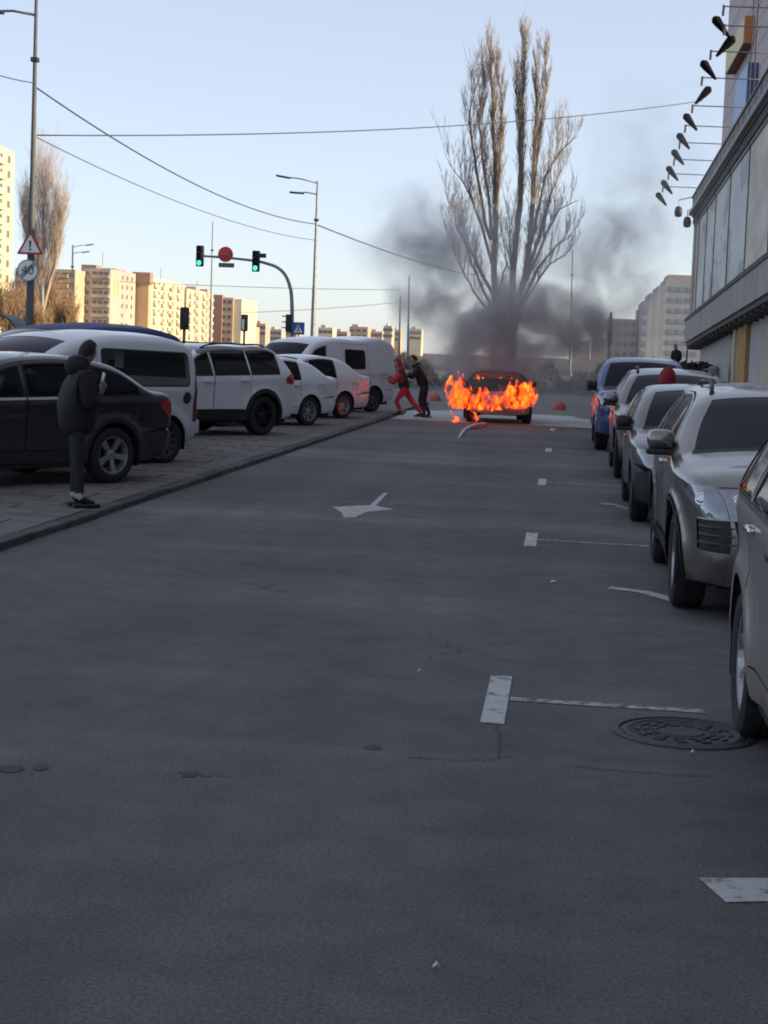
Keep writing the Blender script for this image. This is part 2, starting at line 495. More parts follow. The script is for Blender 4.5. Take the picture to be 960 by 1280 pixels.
bay(31.8, -.31, .8, 'small distant bay line with block before the blue pickup', -.1)
bay(41.0, -.31, -.15, 'worn bay block just short of the burning car', 0)
zz = tag(flat('zigzag_marking', [(.40, 12.78), (.62, 12.66), (.86, 12.22), (.95, 12.22), (.95, 12.38), (.70, 12.76), (.42, 12.9)], WHITE_T), 'kinked white paint stroke beside the wheel of the silver off-roader', 'road marking')
tag(flat('zigzag_marking', [(.47, 20.35), (.62, 20.2), (.83, 19.55), (.9, 19.7), (.7, 20.4), (.5, 20.6)], WHITE_L), 'faint kinked white paint stroke beside the silver saloon', 'road marking')
tag(flat('corner_marking', [(.53, 5.62), (.60, 5.38), (.735, 5.42), (.76, 5.28), (1.2, 5.3), (1.2, 5.75), (.8, 5.68)], WHITE_T), 'chipped white corner marking at the near edge of the street', 'road marking')
ar = tag(flat('direction_arrow', [tuple(gp(*p_))[:2] for p_ in ((416, 634), (447, 632.3), (462, 632), (479, 616.5), (485, 616), (470, 632.4), (492, 637), (457, 640.5), (444, 647), (430, 647.5), (427, 641))], worn_paint('road_paint_arrow', (.56, .56, .55), .43)), 'worn white direction arrow painted in the middle of the street', 'road marking')
IRON = mat('cast_iron', (.05, .05, .054), rough=.62, metal=.35, var=.35, vscale=8, bump=.3, bscale=40)
mh = thing('manhole_cover', 'round cast iron manhole cover next to the bay line', 'manhole', (.635, 7.88, 0))
b = MB(); b.lathe([(.345, -.02), (.345, .006), (.33, .010), (.305, .010), (.30, -.006), (.28, -.006)], 48); b.build('frame_ring', IRON, mh, True, 40)
b = MB(); b.lathe([(.29, -.02), (.29, .006), (.262, .009), (.255, .004), (.10, .004), (.095, .009), (.001, .009)], 48)
for k in range(12):
    a = k * pi / 6
    for r in (.135, .175, .215):
        b.box((r * cos(a + r * 2), r * sin(a + r * 2), .006), (.022, .05, .008), rot=Matrix.Rotation(a + r * 2, 3, 'Z'))
b.build('lid', IRON, mh, True, 40)
SCRAP = mat('scrap_paper', (.6, .6, .58), rough=.9)
for (px, py, lab) in [(545, 1212, 'crumpled white paper scrap on the open asphalt near the camera'), (866, 943, 'white paper scrap lying on the rim of the manhole cover'), (692, 729, 'pale paper scrap on the asphalt between two bay markings'), (524, 841, 'tiny white scrap on the asphalt between arrow and bay block'), (692, 537, 'white scrap on the road by the burning car')][:4]:
    p = gp(px, py); s = .011 if py > 800 else .028
    b = MB(); b.add([(-s, -s * .6, .002), (s * .2, -s * .8, .012), (s, 0, .004), (s * .3, s * .9, .015), (-s * .8, s * .5, .006), (0, 0, .02)], [(0, 1, 5), (1, 2, 5), (2, 3, 5), (3, 4, 5), (4, 0, 5)])
    tag(b.build('paper_scrap', SCRAP, None, False, None, (p.x, p.y, .006)), lab, 'litter')
DARKP = mat('tar_patch', (.025, .025, .026), rough=.7, var=.3, vscale=10)
for (px, py, s, lab) in [(12, 962, .055, 'dark oval pit in the asphalt at the street edge'), (50, 960, .035, 'second dark pit in the asphalt beside a bigger one'), (465, 935, .04, 'round dark tar blot in the middle of the asphalt'), (238, 968, .04, 'thin dark scuff on the asphalt between pits and blot')]:
    p = gp(px, py)
    pl = [(p.x + s * random.uniform(.6, 1.2) * cos(a), p.y + 1.5 * s * random.uniform(.5, 1.2) * sin(a)) for a in [k * pi / 6 for k in range(12)]]
    tag(flat('asphalt_pit', pl, DARKP, .003), lab, 'road damage')
# thin cracks in the asphalt
cb = MB()
for path in [[(620, 908), (626, 930), (621, 948)], [(510, 948), (560, 951), (600, 950), (650, 946)], [(710, 958), (760, 963), (830, 968), (905, 972)], [(220, 967), (250, 970), (300, 973)]]:
    P = []
    for i in range(len(path) - 1):
        for k in range(6):
            f = k / 6
            q = gp(path[i][0] * (1 - f) + path[i + 1][0] * f, path[i][1] * (1 - f) + path[i + 1][1] * f)
            P.append(Vector((q.x + random.uniform(-.008, .008), q.y + random.uniform(-.02, .02))))
    for i in range(len(P) - 1):
        d = (P[i + 1] - P[i]).normalized(); n = Vector((-d.y, d.x)) * random.uniform(.002, .005)
        cb.add([(*(P[i] - n), .0035), (*(P[i + 1] - n), .0035), (*(P[i + 1] + n), .0035), (*(P[i] + n), .0035)], [(0, 1, 2, 3)])
structure(cb.build('crack', DARKP))['label'] = 'hairline cracks in the asphalt of the street'
# ------------------------------------------------------------------ cars
def outline_samples(top):
    """top: (x, z, r, bulge, tag, corner) from front bottom over the roof to rear bottom -> sampled curve"""
    P = np.array([(p[0], p[1]) for p in top], float)
    n = len(P)
    X = []; tags = {}
    def tang(i, side):
        c = top[i][5]
        if i == 0: d = P[1] - P[0]
        elif i == n - 1: d = P[-1] - P[-2]
        elif c: d = (P[i + 1] - P[i]) if side > 0 else (P[i] - P[i - 1])
        else:
            a = P[i] - P[i - 1]; b = P[i + 1] - P[i]
            la, lb = np.linalg.norm(a), np.linalg.norm(b)
            d = a / la * lb + b / lb * la
        return d / np.linalg.norm(d)
    out = []
    for i in range(n - 1):
        L = np.linalg.norm(P[i + 1] - P[i])
        m0, m1 = tang(i, 1) * L, tang(i + 1, -1) * L
        k = max(3, int(math.ceil(L / .06)))
        if top[i][4]: tags[top[i][4]] = len(out)
        for j in range(k):
            t = j / k
            h = (2 * t**3 - 3 * t**2 + 1) * P[i] + (t**3 - 2 * t**2 + t) * m0 + (-2 * t**3 + 3 * t**2) * P[i + 1] + (t**3 - t**2) * m1
            out.append((h[0], h[1], top[i][2] * (1 - t) + top[i + 1][2] * t, top[i][3] * (1 - t) + top[i + 1][3] * t))
    if top[-1][4]: tags[top[-1][4]] = len(out)
    out.append((P[-1][0], P[-1][1], top[-1][2], top[-1][3]))
    return np.array(out), tags

def pip(px, py, poly):
    """points in polygon, vectorised"""
    poly = np.asarray(poly)
    inside = np.zeros(len(px), bool)
    x0, y0 = poly[:, 0], poly[:, 1]
    x1, y1 = np.roll(x0, -1), np.roll(y0, -1)
    for a, b, c, d in zip(x0, y0, x1, y1):
        if b == d: continue
        hit = ((b > py) != (d > py)) & (px < (c - a) * (py - b) / (d - b) + a)
        inside ^= hit
    return inside

def seg_dist(px, py, A, B):
    d = np.full(len(px), 1e9); idx = np.zeros(len(px), int)
    for i, (a, b) in enumerate(zip(A, B)):
        ab = b - a; L = max(1e-12, ab @ ab)
        t = np.clip(((px - a[0]) * ab[0] + (py - a[1]) * ab[1]) / L, 0, 1)
        q = np.hypot(px - a[0] - t * ab[0], py - a[1] - t * ab[1])
        m = q < d
        d[m] = q[m]; idx[m] = i
    return d, idx

def inset(poly, d):
    P = np.asarray(poly, float); n = len(P)
    area = .5 * np.sum(P[:, 0] * np.roll(P[:, 1], -1) - np.roll(P[:, 0], -1) * P[:, 1])
    sgn = 1 if area > 0 else -1
    out = []
    for i in range(n):
        a, b, c = P[i - 1], P[i], P[(i + 1) % n]
        e1 = (b - a) / max(1e-9, np.linalg.norm(b - a)); e2 = (c - b) / max(1e-9, np.linalg.norm(c - b))
        n1 = np.array([-e1[1], e1[0]]) * sgn; n2 = np.array([-e2[1], e2[0]]) * sgn
        m = n1 + n2; l = np.linalg.norm(m)
        m = n1 if l < .2 else m / l
        k = min(2.0, 1 / max(.5, m @ n1))
        out.append(tuple(b + m * d * k))
    return out

def tri_regions(outer, regions, grid_pts):
    """constrained triangulation of OUTER with the outlines of REGIONS as edges"""
    pts = [Vector((float(a), float(b))) for a, b in outer]
    edges = [(i, (i + 1) % len(outer)) for i in range(len(outer))]
    for poly in regions:
        o = len(pts)
        pts += [Vector((float(a), float(b))) for a, b in poly]
        edges += [(o + i, o + (i + 1) % len(poly)) for i in range(len(poly))]
    pts += [Vector((float(a), float(b))) for a, b in grid_pts]
    r = delaunay_2d_cdt(pts, edges, [], 0, 2e-4, False)
    V = np.array([(v.x, v.y) for v in r[0]]); T = np.array([f for f in r[2] if len(f) == 3])
    c = V[T].mean(axis=1)
    ok = pip(c[:, 0], c[:, 1], outer)
    T = T[ok]; c = c[ok]
    a = V[T]
    ar = .5 * ((a[:, 1, 0] - a[:, 0, 0]) * (a[:, 2, 1] - a[:, 0, 1]) - (a[:, 2, 0] - a[:, 0, 0]) * (a[:, 1, 1] - a[:, 0, 1]))
    keep = np.abs(ar) > 1e-8
    T = T[keep]; c = c[keep]; ar = ar[keep]
    T[ar < 0] = T[ar < 0][:, ::-1]
    return V, T, c

def dens(poly, h=.08):
    out = []
    n = len(poly)
    for i in range(n):
        a, b = np.array(poly[i]), np.array(poly[(i + 1) % n])
        k = max(1, int(np.linalg.norm(b - a) / h))
        for j in range(k): out.append(tuple(a + (b - a) * j / k))
    return out

def roundpoly(poly, r, n=4):
    out = []
    k = len(poly)
    for i in range(k):
        a, b, c = (np.array(poly[j % k], float) for j in (i - 1, i, i + 1))
        d1 = min(r, .45 * np.linalg.norm(a - b)); d2 = min(r, .45 * np.linalg.norm(c - b))
        p = b + (a - b) / max(1e-9, np.linalg.norm(a - b)) * d1; q = b + (c - b) / max(1e-9, np.linalg.norm(c - b)) * d2
        for j in range(n + 1):
            t = j / n
            out.append(tuple((1 - t)**2 * p + 2 * t * (1 - t) * b + t * t * q))
    return out

def wheel_meshes(R, tw, spokes, rimmat, style, rimR):
    """tyre, rim: wheel axis along local y, outer side +y"""
    h = tw / 2
    b = MB()
    b.lathe([(rimR, -h * .8), (rimR + .02, -h * .95), (R - .05, -h), (R - .015, -h * .86), (R, -h * .62), (R, -h * .2), (R - .007, -h * .18), (R - .007, -h * .1), (R, -h * .08), (R, h * .08), (R - .007, h * .1), (R - .007, h * .18), (R, h * .2), (R, h * .62), (R - .015, h * .86), (R - .05, h), (rimR + .03, h * .97), (rimR + .004, h * .86), (rimR, h * .7)], 40, 'Y')
    tyre = b.mesh('tyre', RUBBER, True, 35)
    b = MB()
    b.lathe([(rimR + .004, h * .84), (rimR - .012, h * .80), (rimR - .03, h * .3), (rimR - .04, -h * .5), (.05, -h * .5)], 36, 'Y', mi=0)
    b.lathe([(.001, h * .62), (.035, h * .62), (.06, h * .5), (.075, h * .2)], 20, 'Y')
    # brake disc
    b.lathe([(.02, -h * .1), (rimR * .72, -h * .1), (rimR * .72, -h * .25)], 28, 'Y', mi=1)
    for k in range(spokes):
        a = 2 * pi * k / spokes + .2
        pairs = [(-.16, .0), (.16, .0)] if style == 'twin' else [(0, 0)]
        for da, _ in pairs:
            r0, r1 = .05, rimR - .012
            w0, w1 = {'wide': (.055, .085), 'twin': (.022, .02), 'thin': (.03, .024), 'steel': (.07, .05)}[style]
            ca, sa = cos(a + da * .35), sin(a + da * .35); cb, sb = cos(a + da), sin(a + da)
            def Q(r, side, yy, cc, ss): return (r * cc - side * ss, yy, r * ss + side * cc)
            y0, y1 = h * .52, h * .74
            vs = [Q(r0, -w0 / 2, y0, ca, sa), Q(r0, w0 / 2, y0, ca, sa), Q(r1, w1 / 2, y1, cb, sb), Q(r1, -w1 / 2, y1, cb, sb)]
            vs += [(p[0], p[1] - .035, p[2]) for p in vs]
            b.add(vs, [(0, 1, 2, 3), (7, 6, 5, 4), (0, 4, 5, 1), (1, 5, 6, 2), (2, 6, 7, 3), (3, 7, 4, 0)])
    rim = b.mesh('rim', [rimmat, DSTEEL], False)
    return tyre, rim

def make_car(name, label, cat, loc, rz, sp, group):
    root = thing(name, label, cat, loc, rz, group)
    top, wb, R, W = sp['top'], sp['wb'], sp['R'], sp['W']
    paintm = sp['paint']
    O, tags = outline_samples(top)
    n = len(O)
    xf, xr = O[:, 0].max(), O[:, 0].min()
    zr = O[:, 1].max()
    zs = sp.get('sill', .26)
    Ra = R + sp.get('gap', .055)
    belt0, belt1 = sp['belt']                       # belt height at rear axle and at front axle
    belt = lambda x: belt0 + (belt1 - belt0) * x / wb
    th, thp = sp.get('th', .2), sp.get('thp', 1.25)
    cf, lf, cr, lr = sp.get('taper', (.16, .9, .10, .9))
    def W0(x, z):
        x = np.asarray(x, float); z = np.asarray(z, float)
        zb = belt(x)
        y = np.full(x.shape, W)
        up = np.clip((z - zb) / (zr - zb), 0, 1.2)
        y -= th * up**thp
        y -= .05 * np.clip((.52 - z) / .3, 0, 1)**2
        y -= .022 * np.clip((zb - .10 - z) / .35, 0, 1)
        y += .014 * np.exp(-((z - zb + .09) / .05)**2)
        y -= cf * np.clip((x - (xf - lf)) / lf, 0, 1)**2.2
        y -= cr * np.clip(((xr + lr) - x) / lr, 0, 1)**2.2
        for xw in (0, wb):
            rr = np.hypot(x - xw, z - R)
            y += sp.get('flare', .03) * np.exp(-((rr - Ra - .03) / .07)**2)
        return y
    A, B = O[:-1, :2], O[1:, :2]
    def Wfull(x, z):
        d, idx = seg_dist(x, z, A, B)
        r = (O[:-1, 2] + O[1:, 2])[idx] / 2
        q = np.clip((r - d) / r, 0, 1)
        return W0(x, z) - r * (1 - np.sqrt(np.clip(1 - q * q, 0, 1)))
    wO = W0(O[:, 0], O[:, 1]) - O[:, 2]
    # --- outer polygon of the side
    poly = [tuple(p) for p in O[:, :2]]
    bot = []
    zA = max(zs, R * .55)
    def arc(xw, rad=Ra):
        f0 = math.asin((zs - R) / rad)
        return [(xw + rad * cos(f), R + rad * sin(f)) for f in np.linspace(pi - f0, f0, 22)]
    xrb, xfb = O[-1, 0], O[0, 0]
    bot += arc(0) + [(x, zs) for x in np.linspace(Ra + .06, wb - Ra - .06, 14)] + arc(wb)
    poly_side = poly + bot
    # --- windows
    iw, jw = tags['ws'], tags['rb']
    ex, ez = O[iw:jw + 1, 0][::-1], O[iw:jw + 1, 1][::-1]
    insz = sp.get('winset', .085)
    def ztop(x):
        g = np.interp(x, ex, ez)
        sl = (np.interp(x + .02, ex, ez) - np.interp(x - .02, ex, ez)) / .04
        return g - insz * np.minimum(2.2, np.sqrt(1 + sl**2))
    wins = []
    for (xa, xb, wname) in sp.get('windows', []):
        xs_ = np.linspace(xa, xb, 26)
        zt = ztop(xs_); zb = belt(xs_) + .015
        if wname.endswith('!'):                      # panel van glass with its own heights
            pass
        ok = zt - zb > .012
        if ok.sum() < 3: continue
        xs_, zt, zb = xs_[ok], zt[ok], zb[ok]
        pl = [(x, z) for x, z in zip(xs_, zb)] + [(x, z) for x, z in zip(xs_[::-1], zt[::-1])]
        wins.append((wname, [tuple(p) for p in pl]))
    for (wname, pl) in sp.get('windows_poly', []):
        wins.append((wname, dens(roundpoly(pl, .06), .08)))
    regs = []                                        # (key, polygon, test)
    for i, (wn, pl) in enumerate(wins):
        if sp.get('glass', True) is not None:
            regs.append((('win', i), pl))
        regs.append((('seal', i), inset(pl, -.022)))
        if sp.get('chrome') and i < sp['chrome']:
            xs_ = [p[0] for p in pl]; x0, x1 = min(xs_) - .03, max(xs_) + .03
            cx = np.linspace(x0, x1, 12)
            regs.insert(0, (('chrome', 0), [(x, belt(x) - .022) for x in cx] + [(x, belt(x) + .006) for x in cx[::-1]]))
    for key, pl in sp.get('side', []):
        regs.append(((key, 0), dens(pl, .06)))
    if sp.get('seams', True):
        zb_ = .60
        for x0, x1 in ((xr - .02, -Ra - .01), (wb + Ra + .01, xf + .02)):
            regs.append((('seam', 1), [(x0, zb_ + .05), (x1, zb_), (x1, zb_ - .009), (x0, zb_ + .041)]))
        fx, fz = -.34, belt0 - .20
        fr = roundpoly([(fx - .09, fz - .09), (fx + .09, fz - .09), (fx + .09, fz + .09), (fx - .09, fz + .09)], .04)
        if fz > R + Ra - R + .12 + 0 or True:
            regs.append((('fuel_flap', 0), inset(fr, .004))); regs.append((('seam', 1), inset(fr, -.004)))
    arches = []
    if sp.get('cladding'):
        cw = sp['cladding']
        for xw in (0, wb):
            fo = math.asin(max(-1, (zs - R) / (Ra + cw)))
            a_out = [(xw + (Ra + cw) * cos(f), R + (Ra + cw) * sin(f)) for f in np.linspace(pi - fo, fo, 26)]
            pl = a_out + [(xw + (Ra - .01) * cos(f), R + (Ra - .01) * sin(f)) for f in np.linspace(fo, pi - fo, 26)]
            regs.append((('cladding', 0), pl))
        regs.append((('cladding', 0), [(x, zs - .02) for x in np.linspace(Ra - .1, wb - Ra + .1, 10)] + [(x, zs + sp.get('sillclad', .13)) for x in np.linspace(wb - Ra + .1, Ra - .1, 10)]))
    doors = []
    for k, (xa, xb) in enumerate(sp.get('doors', [])):
        xs_ = np.linspace(xa, xb, 20)
        if sp.get('door_frame', True):
            zt = np.maximum(np.minimum(ztop(xs_) + .04, np.interp(xs_, ex, ez) - .02), belt(xs_) - .02)
        else: zt = belt(xs_) - .03
        pl = [(x, zs + .15) for x in xs_] + [(x, z) for x, z in zip(xs_[::-1], zt[::-1])]
        doors.append(pl)
        regs.append((('door', k), inset(dens(pl, .08), .005)))
        regs.append((('seam', 0), inset(dens(pl, .08), -.004)))
    keep = []
    for xw in (0, wb):
        rr = Ra + .075
        keep.append([(xw + rr * cos(f), R + rr * sin(f)) for f in np.linspace(pi, 0, 26)])
    # grid
    h = sp.get('h', .085)
    gx = np.arange(xr - h, xf + h, h); gz = np.arange(zs, zr + h, h * .87)
    G = np.array([(x + (h / 2 if j % 2 else 0), z) for j, z in enumerate(gz) for x in gx])
    # rows that follow the outline, for the rounded shoulders
    T_ = np.gradient(O[:, :2], axis=0); T_ /= np.linalg.norm(T_, axis=1)[:, None]
    Nn = np.stack([T_[:, 1], -T_[:, 0]], 1)
    rows = [O[:, :2] - Nn * (O[:, 2] * f)[:, None] for f in (.06, .2, .42, .7, 1.0)]
    PS = np.array(poly_side)
    cand = np.concatenate([G] + rows)
    d_out, _ = seg_dist(cand[:, 0], cand[:, 1], PS, np.roll(PS, -1, axis=0))
    ok = pip(cand[:, 0], cand[:, 1], PS) & (d_out > .006)
    for xw in (0, wb): ok &= np.hypot(cand[:, 0] - xw, cand[:, 1] - R) > Ra + .01
    isg = np.arange(len(cand)) < len(G)
    dl, ii = seg_dist(cand[:, 0], cand[:, 1], A, B)
    ok &= ~isg | (dl > O[ii, 2] * 1.15)
    V, T, c = tri_regions(PS, [r[1] for r in regs] + keep, cand[ok])
    for xw in (0, wb):
        m = np.hypot(c[:, 0] - xw, c[:, 1] - R) > Ra - .004
        T, c = T[m], c[m]
    lab = np.full(len(T), -1)
    for i in range(len(regs) - 1, -1, -1):
        key, pl = regs[i]
        m = pip(c[:, 0], c[:, 1], pl)
        if key[0] == 'door' or key == ('seam', 0):
            for xw in (0, wb): m &= np.hypot(c[:, 0] - xw, c[:, 1] - R) > Ra + .075
        lab[m] = i
    Y = Wfull(V[:, 0], V[:, 1])
    parts = {}                                       # (key, side) -> MB
    def side_faces(sel, depth, sg, dest, mi=0):
        if not len(sel): return
        used = np.unique(sel); remap = {int(u): i for i, u in enumerate(used)}
        vs = [(V[u, 0], sg * (Y[u] - depth), V[u, 1]) for u in used]
        fs = [tuple(remap[int(q)] for q in (t if sg < 0 else t[::-1])) for t in sel]
        dest.add(vs, fs, mi)
    body = MB()
    # --- centre strip
    S = np.concatenate([[0], np.cumsum(np.linalg.norm(np.diff(O[:, :2], axis=0), axis=1))])
    ts = {k: S[v] for k, v in tags.items()}
    sreg = []
    def SP(tag_, ds): return (ts[tag_] + ds)
    HW = .8
    for key, pl in sp.get('strip', []):
        sreg.append((key, dens([(SP(t0, ds), tt * HW) for t0, ds, tt in pl], .07)))
    outer_s = [(s, HW) for s in S] + [(s, -HW) for s in S[::-1]]
    nt_ = int(round(2 * HW / h))
    G2 = np.array([(s, t) for s in np.linspace(0, S[-1], int(S[-1] / h) + 2)[1:-1] for t in np.linspace(-HW, HW, nt_ + 1)[1:-1]])
    V2, T2, c2 = tri_regions(np.array(outer_s), [r[1] for r in sreg], G2)
    lab2 = np.full(len(T2), -1)
    for i in range(len(sreg) - 1, -1, -1):
        lab2[pip(c2[:, 0], c2[:, 1], sreg[i][1])] = i
    def strip_pos(Vs, depth=0):
        s, t = Vs[:, 0], Vs[:, 1] / HW
        x = np.interp(s, S, O[:, 0]); z = np.interp(s, S, O[:, 1]); w = np.interp(s, S, wO); bl = np.interp(s, S, O[:, 3])
        nx = np.interp(s, S, Nn[:, 0]); nz = np.interp(s, S, Nn[:, 1])
        k = bl * (1 - np.abs(t)**2.2) - depth
        return np.stack([x + nx * k, t * w, z + nz * k], 1)
    def strip_faces(sel, depth, dest, mi=0):
        if not len(sel): return
        used = np.unique(sel); remap = {int(u): i for i, u in enumerate(used)}
        P3 = strip_pos(V2[used], depth)
        dest.add([tuple(p) for p in P3], [tuple(remap[int(q)] for q in t) for t in sel], mi)
    # --- sort faces into parts
    bodymats = [paintm, BLACKP, UNDER] + sp.get('extra_mats', [])
    for sg in (1, -1):
        side_faces(T[lab == -1], 0, sg, body, 0)
        for i, (key, pl) in enumerate(regs):
            sel = T[lab == i]
            k = key[0]
            if k == 'seal': side_faces(sel, .001, sg, body, 1)
            elif k == 'seam': side_faces(sel, .014, sg, body, 2)
            else:
                dep = {'win': .006, 'chrome': -.004, 'cladding': -.012, 'headlight': -.003, 'taillight': -.006, 'air_intake': .012}.get(k, 0)
                side_faces(sel, dep, sg, parts.setdefault((key, sg), MB()))
    strip_faces(T2[lab2 == -1], 0, body, 0)
    for i, (key, pl) in enumerate(sreg):
        sel = T2[lab2 == i]
        if key == 'seam': strip_faces(sel, .012, body, 2); continue
        if key == 'black': strip_faces(sel, .0, body, 1); continue
        dep = {'windshield': .004, 'rear_window': .004, 'grille': .018, 'air_intake': .02}.get(key, 0)
        if key in ('headlight', 'taillight', 'fog_lamp'):
            cc = V2[sel].mean(axis=1)[:, 1]
            strip_faces(sel[cc > 0], -.003, parts.setdefault(((key, 0), 1), MB()))
            strip_faces(sel[cc <= 0], -.003, parts.setdefault(((key, 0), -1), MB()))
        else:
            strip_faces(sel, dep, parts.setdefault(((key, 0), 0), MB()))
    # body mesh
    me = bpy.data.meshes.new('body'); me.from_pydata(body.v, [], body.f)
    for m_ in bodymats: me.materials.append(m_)
    me.polygons.foreach_set('material_index', body.mi)
    bm = bmesh.new(); bm.from_mesh(me); bmesh.ops.remove_doubles(bm, verts=bm.verts, dist=.0008)
    bm.to_mesh(me); bm.free(); me.shade_smooth(); me.set_sharp_from_angle(angle=radians(38))
    bo = obj('body', me, root)
    pm = dict(chrome=CHROME, cladding=BLACKP, headlight=LENS, taillight=sp.get('tail', REDL), windshield=sp.get('wsglass', GLASS), rear_window=GLASSD, grille=GLOSSB, air_intake=BLACKP, roof=sp.get('roofm', GLOSSB), bumper=sp.get('bumperm', BLACKP), hood=sp.get('hoodm', paintm), fuel_flap=paintm, fog_lamp=LENS, fuel_cap=BLACKP, skid_plate=ALLOY)
    names = dict(chrome='window_trim', cladding='wheel_arch_trim')
    made = {}
    for (key, sg), mb in parts.items():
        if not mb.f or (sp.get('noglass') and key[0] in ('win', 'windshield', 'rear_window')): continue
        k = key[0]
        if k == 'door':
            o = mb.build('door', paintm, root, True, 40, fix=False); made[('door', key[1], sg)] = o
        elif k == 'win':
            wn = wins[key[1]][0]
            gm = sp.get('sideglass', GLASS)
            if isinstance(gm, dict): gm = gm.get(wn, GLASS)
            par = root
            pl = wins[key[1]][1]; cx = sum(p[0] for p in pl) / len(pl)
            if sp.get('door_frame', True):
                for q, (xa, xb) in enumerate(sp.get('doors', [])):
                    if xa < cx < xb and ('door', q, sg) in made: par = made[('door', q, sg)]
            mb.build(wn, gm, par, True, 40, fix=False)
        else:
            mb.build(names.get(k, k), pm[k], root, True, 40, fix=False)
    # windows may be made before doors: attach them now
    for o in list(root.children):
        if o.name.split('.')[0] in ('side_window',):
            vs = o.data.vertices; cx = sum(v.co.x for v in vs) / len(vs); cy = vs[0].co.y
            for (d, q, sg), do in made.items():
                xa, xb = sp['doors'][q]
                if xa < cx < xb and cy * sg > 0 and sp.get('door_frame', True): o.parent = do
    # door handles
    if sp.get('handles', True):
        for (d, q, sg), do in made.items():
            xa, xb = sp['doors'][q]
            hx, hz = xa + .17, belt(xa) - .105
            yy = float(Wfull(np.array([hx]), np.array([hz]))[0])
            hb = MB(); hb.rbox((hx, sg * (yy + .018), hz), (.2, .022, .028), .008); hb.rbox((hx + .085, sg * (yy + .006), hz), (.025, .02, .024), .004); hb.rbox((hx - .085, sg * (yy + .006), hz), (.03, .02, .03), .004)
            hb.build('door_handle', sp.get('handlem', paintm), do, True, 40)
    # mirrors
    mx, mz = sp.get('mirror', (O[iw, 0] - .32, belt(wb) + .06))
    ms = sp.get('mirror_scale', 1.0); mo_ = .03 if sp.get('folded') else .07
    for sg in (1, -1):
        yy = float(Wfull(np.array([mx]), np.array([mz - .05]))[0])
        mb = MB()
        mo = MB(); mo.rbox((0, 0, 0), (.13, .24, .15), .055)
        cap = MB()
        for (x, y, z) in mo.v:
            pass
        cap.rbox((mx + .01, sg * (yy + mo_), mz + .045 * ms), (.14 * ms, .18 * ms, .135 * ms), .055 * ms)
        mo = cap.build('mirror', sp.get('mirrorm', paintm), root, True, 60)
        mb.rbox((mx + .01, sg * (yy + mo_), mz - .035 * ms), (.145 * ms, .19 * ms, .045), .02)
        mb.rbox((mx + .02, sg * (yy + .03), mz - .03), (.07, .13, .045), .015)
        mb.build('mirror_base', BLACKP, mo, True, 60)
        g = MB(); g.rbox((mx - .062 * ms, sg * (yy + mo_), mz + .045 * ms), (.01, .16 * ms, .10 * ms), .004); g.build('mirror_glass', CHROME, mo)
    # roof rails
    if sp.get('rails'):
        x0, x1 = sp['rails']
        for sg in (1, -1):
            xs_ = np.linspace(x0, x1, 14)
            zz_ = np.interp(xs_, ex, ez)
            yy = W0(xs_, zz_) - .11
            lift = .045 * np.sin(np.linspace(0, pi, 14))**.35
            mb = MB(); mb.tube([(x, sg * y, z + l + .004) for x, y, z, l in zip(xs_, yy, zz_, lift)], .017, 8)
            mb.build('roof_rail', sp.get('railm', ALLOY), root, True)
    # wheels
    ty, rim = wheel_meshes(R, sp.get('tw', .225), sp.get('spokes', 5), sp.get('rimm', ALLOY), sp.get('rimstyle', 'wide'), sp.get('rimR', R * .66))
    for xw in (0, wb):
        for sg in (1, -1):
            w = bpy.data.objects.new('wheel', None); COL.objects.link(w); w.parent = root; w.empty_display_size = .1
            steer = sp.get('steer', 0) if xw else 0
            w.location = (xw, sg * (W - sp.get('tw', .225) / 2 - .015), R)
            w.rotation_euler = (0, random.uniform(0, 6), (0 if sg > 0 else pi) + steer)
            w.rotation_mode = 'ZXY' if False else 'XYZ'
            w.rotation_euler = (Matrix.Rotation((0 if sg > 0 else pi) + steer, 3, 'Z') @ Matrix.Rotation(random.uniform(0, 6), 3, 'Y')).to_euler()
            obj('tyre', ty, w); obj('rim', rim, w)
    # wheel wells, floor, cabin
    mb = MB()
    for xw in (0, wb):
        for sg in (1, -1):
            yo, yi = sg * (W - .02), sg * (W - .38)
            k = 14
            an = np.linspace(pi + .35, -.35, k)
            for yy, rad in ((0, 0),):
                vs = [(xw + (Ra + .004) * cos(a), yo, R + (Ra + .004) * sin(a)) for a in an] + [(xw + (Ra + .004) * cos(a), yi, R + (Ra + .004) * sin(a)) for a in an]
                mb.add(vs, [(i, i + 1, k + i + 1, k + i) for i in range(k - 1)] + [tuple(range(k, 2 * k))])
    zu = zs - .05
    mb.bbox(xr + .25, -Ra, -(W - .16), W - .16, zu, zs + .2)
    mb.bbox(Ra, wb - Ra, -(W - .07), W - .07, zu, zs + .14)
    mb.bbox(wb + Ra, xf - .3, -(W - .3), W - .3, zu, zs + .12)
    mb.bbox(-Ra, Ra, -(W - .4), W - .4, zu, zs + .2)
    mb.bbox(wb - Ra, wb + Ra, -(W - .4), W - .4, zu, zs + .2)
    for yy in (-W + .42, W - .42): mb.tube([(0, yy, R), (0, yy * .9, R)], .05)
    mb.tube([(0, -W + .2, R), (0, W - .2, R)], .05); mb.tube([(wb, -W + .2, R), (wb, W - .2, R)], .04)
    mb.build('underbody', UNDER, root)
